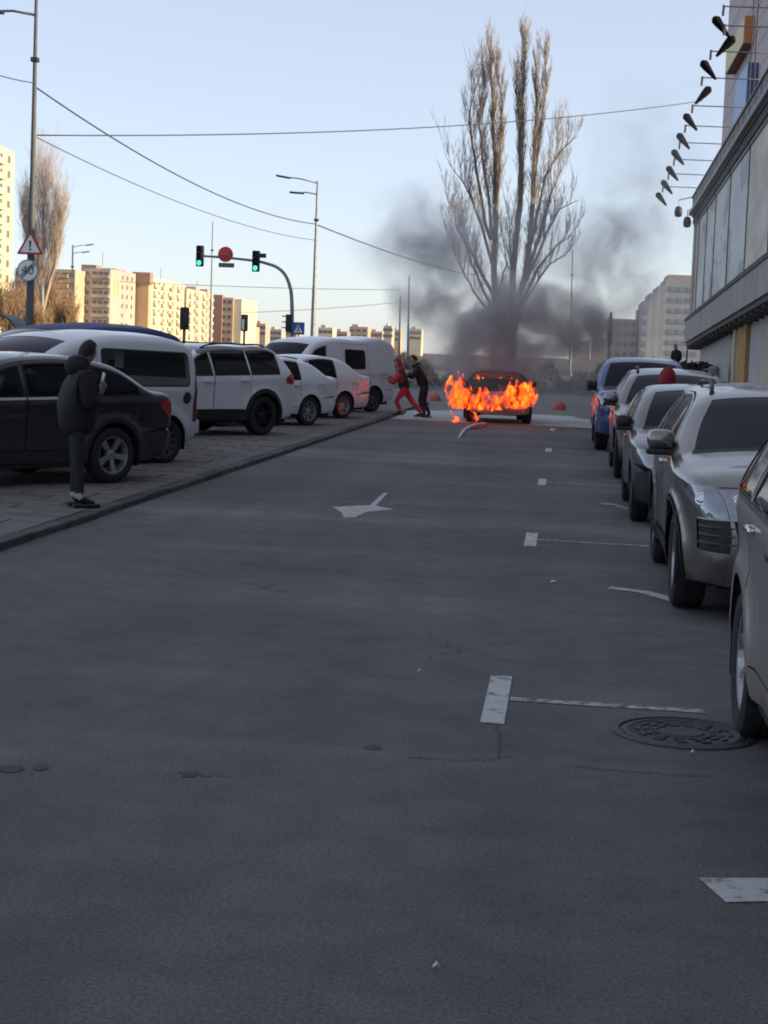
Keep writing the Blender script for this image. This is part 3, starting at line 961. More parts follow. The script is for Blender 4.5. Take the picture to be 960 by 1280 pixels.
    if sp.get('cabin', True):
        mb = MB()
        bz = min(belt0, belt1) - .12
        mb.bbox(max(xr + .35, O[jw, 0] + .05), O[iw, 0] - .12, -(W - .16), W - .16, zs + .12, bz - .25)
        mb.rbox((O[iw, 0] - .22, 0, bz - .05), (.36, 2 * (W - .2), .22), .06)
        mb.build('dashboard', UNDER, root)
        seats = sp.get('seats', [(O[iw, 0] - 1.15, .38), (O[iw, 0] - 1.15, -.38), (O[iw, 0] - 2.0, .38), (O[iw, 0] - 2.0, -.38)])
        for (sx, sy) in seats:
            sb = MB()
            rt = Matrix.Rotation(radians(-14), 3, 'Y')
            sb.rbox((sx - .05, sy, bz - .10), (.14, .46, .58), .05, rot=rt)
            sb.rbox((sx - .15, sy, bz + .29), (.10, .25, .18), .04, rot=rt)
            sb.rbox((sx + .2, sy, bz - .32), (.5, .48, .14), .05)
            sb.build('seat', SEATM, root, True, 50)
        wh = MB()
        rr = [Vector((0, .17 * cos(a), .17 * sin(a))) for a in np.linspace(0, 2 * pi, 19)]
        rt = Matrix.Rotation(radians(25), 3, 'Y')
        wh.tube([rt @ p + Vector((O[iw, 0] - .52, .38, bz + .05)) for p in rr], .015, 6)
        wh.build('steering_wheel', UNDER, root)
    # number plates, wipers
    for (px_, pz, sgn) in sp.get('plates', []):
        mb = MB(); mb.rbox((px_, 0, pz), (.012, .52, .112), .003)
        po = mb.build('number_plate', PLATE, root)
    for f in sp.get('more', []): f(root, sp, Wfull, O, tags, strip_pos, ts, HW)
    return root

def sstrip(kind, a, da, b, db, t0, t1=None):
    t0, t1 = (-t0, t0) if t1 is None else (t0, t1)
    return (kind, [(a, da, t0), (b, db, t0), (b, db, t1), (a, da, t1)])
def mirrored(kind, pts):
    return [(kind, pts), (kind, [(a, d, -t) for a, d, t in pts][::-1])]

P_SILVER = paint('silver_paint', (.23, .225, .22), metal=.9, rough=.27, dirt=(.20, .155, .11), damt=.55)
P_BEIGE = paint('beige_silver_paint', (.34, .305, .285), dirt=(.20, .17, .145), damt=.6)
P_SILVER2 = paint('pale_silver_paint', (.19, .21, .24), metal=.9, rough=.27, damt=.4)
P_GREYS = paint('warm_silver_paint', (.16, .16, .165), metal=.85, rough=.3, damt=.45)
P_WHITE = paint('white_paint', (.78, .79, .82), metal=0, rough=.25, damt=.4)
P_WHITE2 = paint('dusty_white_paint', (.70, .71, .73), metal=0, rough=.3, damt=.5)
P_VAN = paint('grey_white_paint', (.66, .67, .70), metal=0, rough=.35, damt=.55)
P_BLACK = paint('black_paint', (.012, .013, .016), metal=.2, rough=.25, dirt=(.07, .065, .06), damt=.6)
P_BLUE = paint('blue_paint', (.035, .075, .24), metal=.4, rough=.25, damt=.4)
P_DBLUE = mat('dark_blue_paint', (.008, .022, .12), rough=.5, spec=.25)
BURNT = mat('burnt_metal', (.02, .019, .019), rough=.9, var=.7, vscale=4, color2=(.09, .075, .068), bump=.5, bscale=14)
ASHM = mat('ash_covered_metal', (.12, .115, .12), rough=.85, color2=(.40, .38, .385), vscale=5, bump=.4, bscale=18)

def top_suv(H=1.635, wb=2.64):
    k = H / 1.635
    e = wb - 2.64
    return [(3.40 + e, .26, .10, .10, 'fb', 0), (3.47 + e, .44, .12, .13, None, 0), (3.48 + e, .60, .13, .13, 'bm', 0), (3.43 + e, .80, .12, .11, 'hf', 0),
            (3.28 + e, .925, .11, .07, 'hm', 0), (2.85 + e, 1.02, .10, .05, None, 0), (2.38 + e, 1.085, .09, .06, 'ws', 1), (1.9 + e, 1.36 * k, .08, .07, None, 0), (1.5 + e * .8, 1.55 * k, .09, .05, 'wt', 0),
            (1.05, 1.625 * k, .10, .035, 'rf', 0), (.35, 1.63 * k, .10, .035, None, 0), (-.35, 1.565 * k, .09, .04, 'rt', 0), (-.68, 1.16 * k, .09, .07, 'rb', 0),
            (-.85, .95, .11, .07, None, 0), (-.90, .66, .12, .09, None, 0), (-.88, .46, .12, .09, None, 0), (-.80, .28, .10, .06, 're', 0)]
def top_sedan(H=1.46, wb=2.65, rl=1.10, deck=1.03):
    e = wb - 2.65
    k = H / 1.46
    return [(3.42 + e, .22, .10, .10, 'fb', 0), (3.52 + e, .40, .12, .13, None, 0), (3.52 + e, .56, .13, .13, 'bm', 0), (3.44 + e, .70, .12, .10, 'hf', 0),
            (3.22 + e, .82, .10, .06, 'hm', 0), (2.8 + e, .92, .09, .05, None, 0), (2.28 + e, .985, .08, .06, 'ws', 1), (1.8 + e, 1.24 * k, .08, .07, None, 0), (1.40 + e * .8, 1.395 * k, .09, .05, 'wt', 0),
            (.95, 1.455 * k, .10, .03, 'rf', 0), (.4, 1.445 * k, .10, .03, None, 0), (-.08, 1.36 * k, .09, .04, 'rt', 0), (-.66, deck + .03, .09, .06, 'rb', 0),
            (-.88, deck, .08, .04, None, 0), (-rl + .05, deck - .02, .06, .05, 'te', 0), (-rl - .02, deck - .12, .07, .08, None, 0), (-rl - .06, .66, .12, .09, None, 0), (-rl - .03, .44, .12, .09, None, 0), (-rl + .05, .26, .10, .06, 're', 0)]

def front_kit(hl=(.36, .97), grille=.42, intake=.62):
    s = [sstrip('windshield', 'ws', .05, 'wt', -.04, .93), sstrip('grille', 'hf', -.10, 'hf', .02, grille), sstrip('air_intake', 'fb', .06, 'bm', -.10, intake)]
    s += mirrored('headlight', [('hf', -.06, hl[1] + .03), ('hf', .15, hl[1] + .03), ('hf', .05, hl[0] + .12), ('hf', -.06, hl[0])])
    s += [('seam', [('hf', .16, .97), ('hf', .06, .40), ('hf', .03, .36), ('hf', .03, -.36), ('hf', .06, -.40), ('hf', .16, -.97), ('hf', .17, -.96), ('hf', .07, -.40), ('hf', .04, -.36), ('hf', .04, .36), ('hf', .07, .40), ('hf', .17, .96)])]
    s += [sstrip('black', 'ws', -.06, 'ws', .05, .95)]
    return s
def rear_kit(lamp=(.55, 1.04), glass=.88, lz=(.0, .17), tag_='rb'):
    s = [sstrip('rear_window', 'rt', .03, 'rb', -.03, glass)]
    s += mirrored('taillight', [(tag_, lz[0], lamp[1]), (tag_, lz[1], lamp[1]), (tag_, lz[1], lamp[0]), (tag_, lz[0], lamp[0])])
    return s

# the silver off-roader with the big headlamps
def suv_front_details(root, sp, Wf, O, tags, spos, ts, HW):
    for sg in (1, -1):
        xs_ = [3.29, 3.34, 3.39, 3.43]
        for z, m_, r_ in ((.545, TRIMG, .011), (.60, TRIMG, .011), (.655, TRIMG, .011), (.705, ALLOY, .006)):
            P = []
            for x in xs_:
                P.append((x, sg * (float(Wf(np.array([x]), np.array([z]))[0]) - (.004 if m_ is TRIMG else -.004)), z))
            for t_ in (.96, .84, .72, .62):
                s0 = float(np.interp(z, O[:12, 1][np.argsort(O[:12, 1])], np.cumsum(np.r_[0, np.linalg.norm(np.diff(O[:12, :2], axis=0), axis=1)])[np.argsort(O[:12, 1])]))
                q_ = spos(np.array([[s0, sg * t_ * HW]]), .010 if m_ is TRIMG else -.004)[0]
                P.append(tuple(q_))
            mb = MB(); mb.tube(P, r_, 6); mb.build('intake_bar' if m_ is TRIMG else 'intake_trim', m_, root, True)
    for sg in (1, -1):
        hl = [o for o in root.children if o.name.startswith('headlight')]
        y1 = float(Wf(np.array([3.30]), np.array([.835]))[0])
        q = [(3.305, sg * (y1 - .004), .835), tuple(spos(np.array([[ts['hf'] + .03, sg * .86 * HW]]), .004)[0])]
        for p in q:
            mb = MB(); d = Vector((.85, sg * .40, .42)).normalized()
            M = d.to_track_quat('Z', 'Y').to_matrix()
            mb.lathe([(.001, .012), (.024, .012), (.036, .002), (.039, .006), (.046, .005), (.048, -.012)], 20, 'Z', Vector(p) , rot=M)
            mb.build('projector_lamp', CHROME, [h for h in hl if (sum(v.co.y for v in h.data.vertices) > 0) == (sg > 0)][0], True, 40)
SUV = dict(seams=False, top=top_suv(1.55), wb=2.64, R=.355, W=.93, belt=(1.10, 1.055), th=.27, paint=P_SILVER, tw=.235, flare=.035, windows=[(1.33, 2.5, 'side_window'), (.40, 1.24, 'side_window'), (-.55, .33, 'quarter_window')], doors=[(1.285, 2.22), (.36, 1.27)],
           strip=front_kit((.42, 1.0), .40, .55) + rear_kit() + [sstrip('skid_plate', 'fb', -.0, 'fb', .06, .5)] + mirrored('air_intake', [('bm', -.10, .92), ('bm', .10, .96), ('bm', .09, .62), ('bm', -.07, .60)]),
           side=[('headlight', [(3.02, .86), (3.12, .92), (3.40, .92), (3.5, .70), (3.32, .75)]), ('taillight', [(-.95, .80), (-.95, 1.05), (-.62, 1.10), (-.58, 1.02), (-.75, .88)]), ('air_intake', [(3.27, .50), (3.25, .69), (3.55, .71), (3.55, .48)])],
           cladding=.045, rails=(-.25, 1.35), railm=TRIMG, rimstyle='twin', spokes=5, handlem=CHROME, mirrorm=P_SILVER, mirror_scale=1.12, more=[suv_front_details], wsglass=GLASS, taper=(.20, 1.0, .10, .9), h=.07)
RZR, RZL = -pi / 2, pi            # right row looks at the camera, left row stands nose away from the street
GR = 'cars parked along the shop side of the street'
GL = 'cars parked on the slab pavement'
def right_car(name, label, cat, sp, xs, yfront):
    """xs: world X of the flank beside the street, yfront: world Y of the front axle"""
    return make_car(name, label, cat, (xs + sp['W'], yfront + sp['wb'], 0), RZR, sp, GR)
LANG = radians(56)               # the pavement cars stand at an angle, nose towards the camera side
def left_car(name, label, cat, sp, px, py, ang=LANG):
    """the rear wheel on the camera side touches the pavement at the pixel (px, py) of the photograph"""
    P = gp(px, py, PZ); a = pi + ang
    off = Matrix.Rotation(a, 3, 'Z') @ Vector((0, sp['W'] - .06, 0))
    return make_car(name, label, cat, (P.x - off.x, P.y - off.y, PZ), a, sp, GL)

right_car('parked_car', 'silver off-roader with large clear headlamps, blue bonnet reflections and roof rails', 'car', SUV, .80, 12.06)

# the closest car: only its rear quarter is in the frame
NEAR = dict(SUV)
NT = top_suv(1.63)
NT[11] = (-.15, 1.56, .09, .04, 'rt', 0); NT[12] = (-.66, 1.14, .09, .07, 'rb', 0)
def near_details(root, sp, Wf, O, tags, spos, ts, HW):
    for sg in (1, -1):
        for hx, hz in ((.03, .83),):
            yy = float(Wf(np.array([hx]), np.array([hz]))[0])
    pass
NEAR.update(top=NT, paint=P_BEIGE, belt=(1.13, 1.06), cladding=None, rails=None, handlem=CHROME, mirrorm=P_BEIGE, folded=True, rimstyle='thin', spokes=7, more=[], chrome=3,
            windows=[(1.33, 2.5, 'side_window'), (.33, 1.24, 'side_window'), (-.62, .25, 'quarter_window')], doors=[(1.285, 2.22), (.30, 1.27)],
            side=[('taillight', [(-.95, .84), (-.95, 1.04), (-.74, 1.06), (-.72, .98), (-.80, .88)]), ('headlight', [(3.02, .86), (3.12, .92), (3.40, .92), (3.5, .70), (3.32, .75)])],
            strip=front_kit((.42, 1.0), .40, .55) + rear_kit())
right_car('parked_car', 'dusty beige grey car cut off by the picture edge beside the manhole cover', 'car', NEAR, .86, 7.95 - 2.64)

# silver saloon with black bumper
SED = dict(top=top_sedan(1.46, 2.6), wb=2.6, R=.315, W=.87, belt=(1.0, .955), th=.20, paint=P_SILVER2, tw=.2, windows=[(1.28, 2.5, 'side_window'), (.34, 1.2, 'side_window')], doors=[(1.24, 2.12), (.32, 1.225)],
           strip=front_kit((.46, 1.0), .38, .6) + rear_kit(lamp=(.6, 1.04), lz=(.02, .16), tag_='te'),
           side=[('headlight', [(2.95, .76), (3.05, .82), (3.40, .80), (3.5, .60), (3.3, .66)]), ('taillight', [(-1.25, .76), (-1.25, .96), (-.92, .98), (-.88, .9), (-1.0, .8)])],
           rimstyle='thin', spokes=8, mirrorm=BLACKP, h=.09)
S3 = dict(SED); S3.update(paint=P_GREYS, hoodm=P_SILVER2)
S3['strip'] = [sstrip('bumper', 'fb', .0, 'bm', .06, 1.0)] + SED['strip']
S3['side'] = SED['side'] + [('bumper', [(2.6 + .40, .2), (2.6 + .40, .56), (3.55, .60), (3.55, .2)])]
S3['bumperm'] = BLACKP
right_car('parked_car', 'silver saloon with unpainted black front bumper and dark mirror', 'car', S3, .75, 18.45)
# pale crossover behind it
X4 = dict(SUV); X4.update(top=top_suv(1.60), paint=P_GREYS, rails=(-.25, 1.35), more=[], cladding=None, h=.1, hoodm=P_SILVER2)
right_car('parked_car', 'silver crossover between the blue pickup and the silver saloon', 'car', X4, .76, 25.1)
# blue pickup
PKT = [(4.02, .34, .10, .08, 'fb', 0), (4.08, .52, .11, .10, None, 0), (4.08, .70, .12, .10, 'bm', 0), (4.05, .96, .11, .09, 'hf', 0), (3.92, 1.08, .10, .06, 'hm', 0), (3.3, 1.16, .09, .05, None, 0), (2.75, 1.20, .08, .05, 'ws', 1),
       (2.3, 1.5, .08, .06, None, 0), (1.98, 1.69, .08, .05, 'wt', 0), (1.5, 1.775, .09, .03, 'rf', 0), (1.0, 1.77, .09, .03, None, 0), (.58, 1.70, .08, .03, 'rt', 0), (.42, 1.20, .06, .03, 'rb', 1), (.2, 1.13, .05, .0, None, 1), (-1.15, 1.13, .05, 0, None, 0), (-1.24, 1.06, .05, .04, 'te', 0), (-1.25, .7, .07, .05, None, 0), (-1.22, .5, .08, .05, None, 0), (-1.15, .40, .08, .04, 're', 0)]
PK = dict(seams=False, top=PKT, wb=3.2, R=.38, W=.93, belt=(1.17, 1.13), th=.20, paint=P_BLUE, tw=.25, sill=.36, flare=.05, windows=[(1.62, 2.9, 'side_window'), (.62, 1.54, 'side_window')], doors=[(1.58, 2.7), (.60, 1.56)],
          strip=front_kit((.5, 1.0), .46, .6) + [sstrip('rear_window', 'rt', .05, 'rb', -.05, .8)], side=[('headlight', [(3.72, .95), (3.8, 1.06), (4.0, 1.06), (4.1, .84), (3.9, .88)]), ('taillight', [(-1.3, .75), (-1.3, 1.05), (-1.12, 1.05), (-1.12, .75)])],
          plates=[(4.19, .62, 1)], mirrorm=BLACKP, mirror_scale=1.2, h=.1, rimstyle='thin', spokes=6, taper=(.10, .8, .04, .6), more=[])
right_car('parked_car', 'blue pickup truck with pale number plate, farthest in the row by the shop', 'car', PK, .60, 32.75)

# --- left row
BLK = dict(SED); BLK.update(top=top_sedan(1.48, 2.77, .96, 1.06), wb=2.77, W=.91, R=.335, belt=(1.03, .98), paint=P_BLACK, mirrorm=P_BLACK, chrome=2, rimstyle='wide', spokes=5, tw=.22, h=.07, handlem=P_BLACK,
           windows=[(1.34, 2.66, 'side_window'), (.36, 1.26, 'side_window'), (-.36, .29, 'quarter_window')], doors=[(1.30, 2.28), (.32, 1.285)],
           side=[('headlight', [(3.12, .78), (3.22, .84), (3.57, .82), (3.67, .62), (3.47, .68)]), ('taillight', [(-1.10, .74), (-1.10, .97), (-.70, .98), (-.74, .90), (-.90, .78)])])
left_car('parked_car', 'black saloon with chrome window line and five-spoke rims beside the man in black', 'car', BLK, 139, 604)

KTOP = [(3.45, .27, .10, .09, 'fb', 0), (3.53, .48, .12, .12, None, 0), (3.52, .70, .13, .12, 'bm', 0), (3.42, .90, .12, .10, 'hf', 0), (3.2, 1.02, .11, .07, 'hm', 0), (2.95, 1.10, .10, .06, None, 0), (2.7, 1.16, .09, .07, 'ws', 1),
        (2.2, 1.48, .09, .08, None, 0), (1.75, 1.65, .10, .06, 'wt', 0), (1.2, 1.74, .12, .05, 'rf', 0), (.4, 1.765, .12, .05, None, 0), (-.28, 1.72, .11, .05, None, 0), (-.55, 1.64, .09, .05, 'rt', 0), (-.66, 1.15, .09, .05, 'rb', 0),
        (-.69, .8, .09, .06, None, 0), (-.71, .55, .09, .06, None, 0), (-.66, .32, .08, .05, 're', 0)]
def kangoo_details(root, sp, Wf, O, tags, spos, ts, HW):
    for sg in (1, -1):
        yy = float(Wf(np.array([-.36]), np.array([.94]))[0])
        mb = MB(); mb.lathe([(.001, .014), (.075, .014), (.085, .0), (.085, -.02)], 24, 'Y', (-.37, 0, .92))
        o = mb.mesh('fuel_cap', BLACKP)
        ob = obj('fuel_cap', o, root); ob.location = (0, sg * yy, 0); ob.scale = (1, sg, 1)
        if sg < 0: bpy.data.objects.remove(ob)
    mb = MB(); mb.rbox((-.70, 0, .50), (.16, 1.62, .22), .05); mb.build('bumper', P_VAN, root, True, 50)
KAN = dict(seams=False, top=KTOP, wb=2.69, R=.315, W=.91, belt=(1.09, 1.06), th=.13, thp=1.5, paint=P_VAN, tw=.195, winset=.19, windows=[(1.5, 2.55, 'side_window')], windows_poly=[('cargo_window', [(-.42, 1.09), (-.42, 1.53), (1.30, 1.56), (1.32, 1.09)])], doors=[(1.42, 2.36)], door_frame=True,
           strip=front_kit((.46, 1.0), .4, .6) + rear_kit(lamp=(.90, 1.04), glass=.8, lz=(.02, .48)), side=[('headlight', [(3.02, .86), (3.12, .94), (3.40, .94), (3.5, .70), (3.32, .78)]), ('taillight', [(-.78, .58), (-.78, 1.40), (-.60, 1.40), (-.545, 1.1), (-.54, .58)])], tail=DREDL,
           taper=(.16, .9, .05, .5), rimm=TRIMG, rimstyle='steel', spokes=10, mirrorm=BLACKP, more=[kangoo_details], sideglass=dict(cargo_window=GLASSC), h=.08, cabin=True)
left_car('parked_van', 'white high-roof van with long glazed side and black fuel cap behind the black saloon', 'van', KAN, 206, 579, radians(62))

RAV = dict(SUV); RT = top_suv(1.66, 2.69)
RT[11] = (-.48, 1.59, .08, .04, 'rt', 0); RT[12] = (-.86, 1.14, .09, .07, 'rb', 0); RT[13] = (-.95, .98, .10, .07, None, 0); RT[14] = (-.97, .7, .12, .09, None, 0); RT[15] = (-.95, .48, .12, .09, None, 0); RT[16] = (-.86, .32, .1, .06, 're', 0)
RAV.update(top=RT, wb=2.69, R=.375, W=.93, paint=P_WHITE, cladding=.085, sillclad=.20, sill=.30, rimm=ALLOYD, rimstyle='thin', spokes=5, belt=(1.15, 1.08), roofm=GLOSSB, mirrorm=GLOSSB, handlem=P_WHITE, rails=(-.35, 1.4), railm=BLACKP, more=[], sideglass=GLASSD, h=.085,
           windows=[(1.38, 2.6, 'side_window'), (.42, 1.30, 'side_window'), (-.40, .35, 'quarter_window')], doors=[(1.335, 2.27), (.38, 1.32)],
           strip=[sstrip('roof', 'wt', -.02, 'rt', .03, 1.0)] + front_kit() + rear_kit(lamp=(.5, 1.04), lz=(-.06, .12)),
           side=[('roof', [(1.62, 1.50), (1.5, 1.72), (-.3, 1.72), (-.62, 1.62), (-.72, 1.44), (-.58, 1.50), (-.45, 1.545), (0, 1.575), (.5, 1.59), (1.1, 1.575)]), ('taillight', [(-1.08, .96), (-1.04, 1.13), (-.82, 1.20), (-.58, 1.09), (-.62, .99)]), ('headlight', [(3.07, .86), (3.17, .92), (3.45, .92), (3.55, .70), (3.37, .75)])])
left_car('parked_car', 'white off-roader with black roof, black wheel arches and red tail lamp', 'car', RAV, 327, 544)

WD = dict(SED); WD.update(paint=P_WHITE, mirrorm=P_WHITE, handlem=P_WHITE, tail=DREDL, rimm=ALLOY, rimstyle='twin', spokes=7, top=top_sedan(1.46, 2.6, .95, 1.04), W=.85)
WD['side'] = [SED['side'][0], ('taillight', [(-1.10, .74), (-1.10, .97), (-.92, 1.0), (-.94, .78)])]
WD['strip'] = front_kit((.46, 1.0), .38, .6) + rear_kit(lamp=(.62, 1.04), lz=(.02, .2), tag_='te')
left_car('parked_car', 'white saloon with sloping tail between white off-roader and second white saloon', 'car', WD, 385, 532)
WE = dict(WD); WE.update(paint=P_WHITE2, mirrorm=P_WHITE2, handlem=P_WHITE2, top=top_sedan(1.50, 2.6, 1.05, 1.05))
WE['side'] = [SED['side'][0], ('taillight', [(-1.20, .76), (-1.20, .95), (-1.0, .97), (-1.02, .80)])]
left_car('parked_car', 'dusty white saloon parked directly before the long panel van', 'car', WE, 428, 523)

TTOP = [(3.72, .32, .10, .09, 'fb', 0), (3.80, .55, .12, .10, None, 0), (3.78, .80, .13, .10, 'bm', 0), (3.66, 1.02, .12, .10, 'hf', 0), (3.5, 1.10, .11, .07, 'hm', 0), (3.3, 1.16, .10, .06, None, 0), (3.15, 1.20, .09, .06, 'ws', 1),
        (2.75, 1.55, .09, .08, None, 0), (2.42, 1.80, .09, .05, 'wt', 0), (1.9, 1.93, .10, .04, 'rf', 0), (.6, 1.96, .10, .04, None, 0), (-.66, 1.95, .09, .04, None, 0), (-.84, 1.86, .07, .04, 'rt', 0), (-.93, 1.1, .07, .05, 'rb', 0),
        (-.97, .8, .10, .06, None, 0), (-.98, .55, .10, .06, None, 0), (-.92, .36, .08, .05, 're', 0)]
TR = dict(top=TTOP, wb=2.95, R=.34, W=.93, belt=(1.16, 1.12), th=.11, thp=1.5, paint=P_VAN, tw=.21, winset=.17, windows=[(2.0, 3.0, 'side_window')], windows_poly=[('cargo_window', [(.42, 1.18), (.42, 1.66), (1.22, 1.68), (1.22, 1.18)])], doors=[(1.92, 2.9), (.30, 1.35)], door_frame=True,
          strip=front_kit((.5, 1.0), .4, .6) + rear_kit(lamp=(.92, 1.04), glass=.8, lz=(.02, .4)), side=[('headlight', [(3.3, .9), (3.4, 1.0), (3.62, 1.0), (3.75, .78), (3.55, .8)])], tail=DREDL, taper=(.12, .9, .05, .5), rimm=TRIMG, rimstyle='steel', spokes=8, mirrorm=BLACKP, more=[], sideglass=GLASSD, h=.1)
left_car('parked_van', 'long dusty white panel van being pushed by the two people', 'van', TR, 465, 515)
# a dark blue van of which only the roof shows over the white one
DBV = dict(KAN); DBV.update(paint=P_DBLUE, more=[], h=.12, cabin=False, sideglass=GLASSD, wsglass=GLASSD)
left_car('parked_van', 'dark blue van whose roof crest shows above the white high-roof van', 'van', DBV, 194, 560)
for o in bpy.data.objects:
    if o.get('label', '').startswith('dark blue van'): o.scale = (1, 1, 1.075)

# ------------------------------------------------------------------ people
SKIN = mat('skin', (.36, .21, .15), rough=.55, var=.12, vscale=12)
HAIR = mat('dark_hair', (.012, .011, .012), rough=.7, var=.4, vscale=60, bump=.4, bscale=120)
EYE = mat('eye_dark', (.02, .02, .02), rough=.2)
JBLACK = mat('black_jacket_cloth', (.011, .011, .013), rough=.8, var=.4, vscale=9, bump=.5, bscale=16)
TBLACK = mat('black_trousers_cloth', (.02, .02, .025), rough=.85, var=.4, vscale=9, bump=.4, bscale=18)
REDC = mat('red_workwear_cloth', (.42, .022, .035), rough=.8, var=.35, vscale=7, bump=.4, bscale=18)
REDH = mat('dark_red_hood_cloth', (.26, .02, .025), rough=.85, var=.3, vscale=10, bump=.4, bscale=20)
VEST = mat('dark_green_vest_cloth', (.014, .024, .022), rough=.8, var=.4, vscale=8, bump=.4, bscale=16)
SHOE = mat('black_shoe', (.012, .012, .013), rough=.55)
SOCK = mat('white_sock', (.45, .44, .42), rough=.9)
def skin_tmp(verts, edges, rad, root=0, sub=2):
    me = bpy.data.meshes.new('tmp'); me.from_pydata([tuple(v) for v in verts], edges, [])
    ob = bpy.data.objects.new('tmp', me); COL.objects.link(ob)
    ob.modifiers.new('s', 'SKIN')
    if not me.skin_vertices: me.skin_vertices.new()
    for i, r in enumerate(rad):
        sv = me.skin_vertices[0].data[i]
        sv.radius = r if hasattr(r, '__len__') else (r, r)
        sv.use_root = (i == root)
    m = ob.modifiers.new('d', 'SUBSURF'); m.levels = sub; m.render_levels = sub
    dg = bpy.context.evaluated_depsgraph_get()
    ev = ob.evaluated_get(dg); em = ev.to_mesh()
    V = [v.co.copy() for v in em.vertices]; F = [tuple(p.vertices) for p in em.polygons]
    ev.to_mesh_clear()
    bpy.data.objects.remove(ob); bpy.data.meshes.remove(me)
    return V, F
def near_seg(p, a, b):
    ab = b - a; t = max(0, min(1, (p - a).dot(ab) / max(1e-9, ab.length_squared)))
    return (p - a - ab * t).length
def head_mesh(mb, c, f, up, s=1.0, mi_skin=0, mi_eye=1):
    f = (f - up * f.dot(up)).normalized(); r = f.cross(up)
    M = Matrix((r, f, up)).transposed()
    bm = bmesh.new(); bmesh.ops.create_uvsphere(bm, u_segments=20, v_segments=14, radius=1)
    for v in bm.verts:
        x, y, z = v.co
        w = .072 * (1 - .22 * max(0, -z)**1.5)
        d = .092 * (1 - .1 * max(0, -z))
        q = Vector((x * w, y * d, z * .115))
        if y > 0 and z < -.3: q.y += .006
        if y > .6 and abs(x) < .45 and .05 < z < .35: q.y -= .006          # eye sockets
        if y > .55 and abs(x) < .2 and -.35 < z < .1: q.y += .016 * (1 - abs(x) / .2) * (1 - abs(z + .15) / .3)  # nose
        if y > .6 and abs(x) < .35 and -.62 < z < -.5: q.y -= .004          # mouth
        v.co = M @ (q * s) + c
    mb.add([v.co for v in bm.verts], [[v.index for v in fc.verts] for fc in bm.faces], mi_skin); bm.free()
    for sx in (-1, 1):
        mb.rbox(c + M @ Vector((sx * .073 * s, -.005, -.005)), (.016 * s, .04 * s, .062 * s), .007, mi_skin, rot=M)
        mb.rbox(c + M @ Vector((sx * .03 * s, .082 * s, .018 * s)), (.022 * s, .012 * s, .011 * s), .004, mi_eye, rot=M)
    mb.rbox(c + M @ Vector((0, .088 * s, -.062 * s)), (.042 * s, .008 * s, .008 * s), .003, mi_eye, rot=M)
    return M
def hand(mb, wrist, d, palm_n, side=1, mi=0, curl=.5):
    """palm and five bent fingers; d: pointing direction, palm_n: the way the palm faces"""
    d = d.normalized(); n = (palm_n - d * palm_n.dot(d)).normalized(); t = d.cross(n) * side
    M = Matrix((t, d, n)).transposed()
    mb.rbox(wrist + d * .05, (.075, .095, .028), .012, mi, rot=M)
    for k, (off, L) in enumerate([(-.029, .062), (-.010, .075), (.010, .080), (.029, .070)]):
        p = wrist + d * .093 + t * off
        a = curl * .6; q = p + (d * cos(a) + n * sin(a)) * L * .45
        a2 = curl * 1.5; r = q + (d * cos(a2) + n * sin(a2)) * L * .35
        a3 = curl * 2.2; e = r + (d * cos(a3) + n * sin(a3)) * L * .25
        mb.tube([p, q, r, e], [.0095, .009, .0085, .006], 8, mi)
    p = wrist + d * .03 + t * .036
    q = p + (t * .75 + d * .6 + n * .25).normalized() * .04
    mb.tube([p, q, q + (d * .8 + t * .2 + n * .55).normalized() * .03], [.012, .0105, .008], 8, mi)
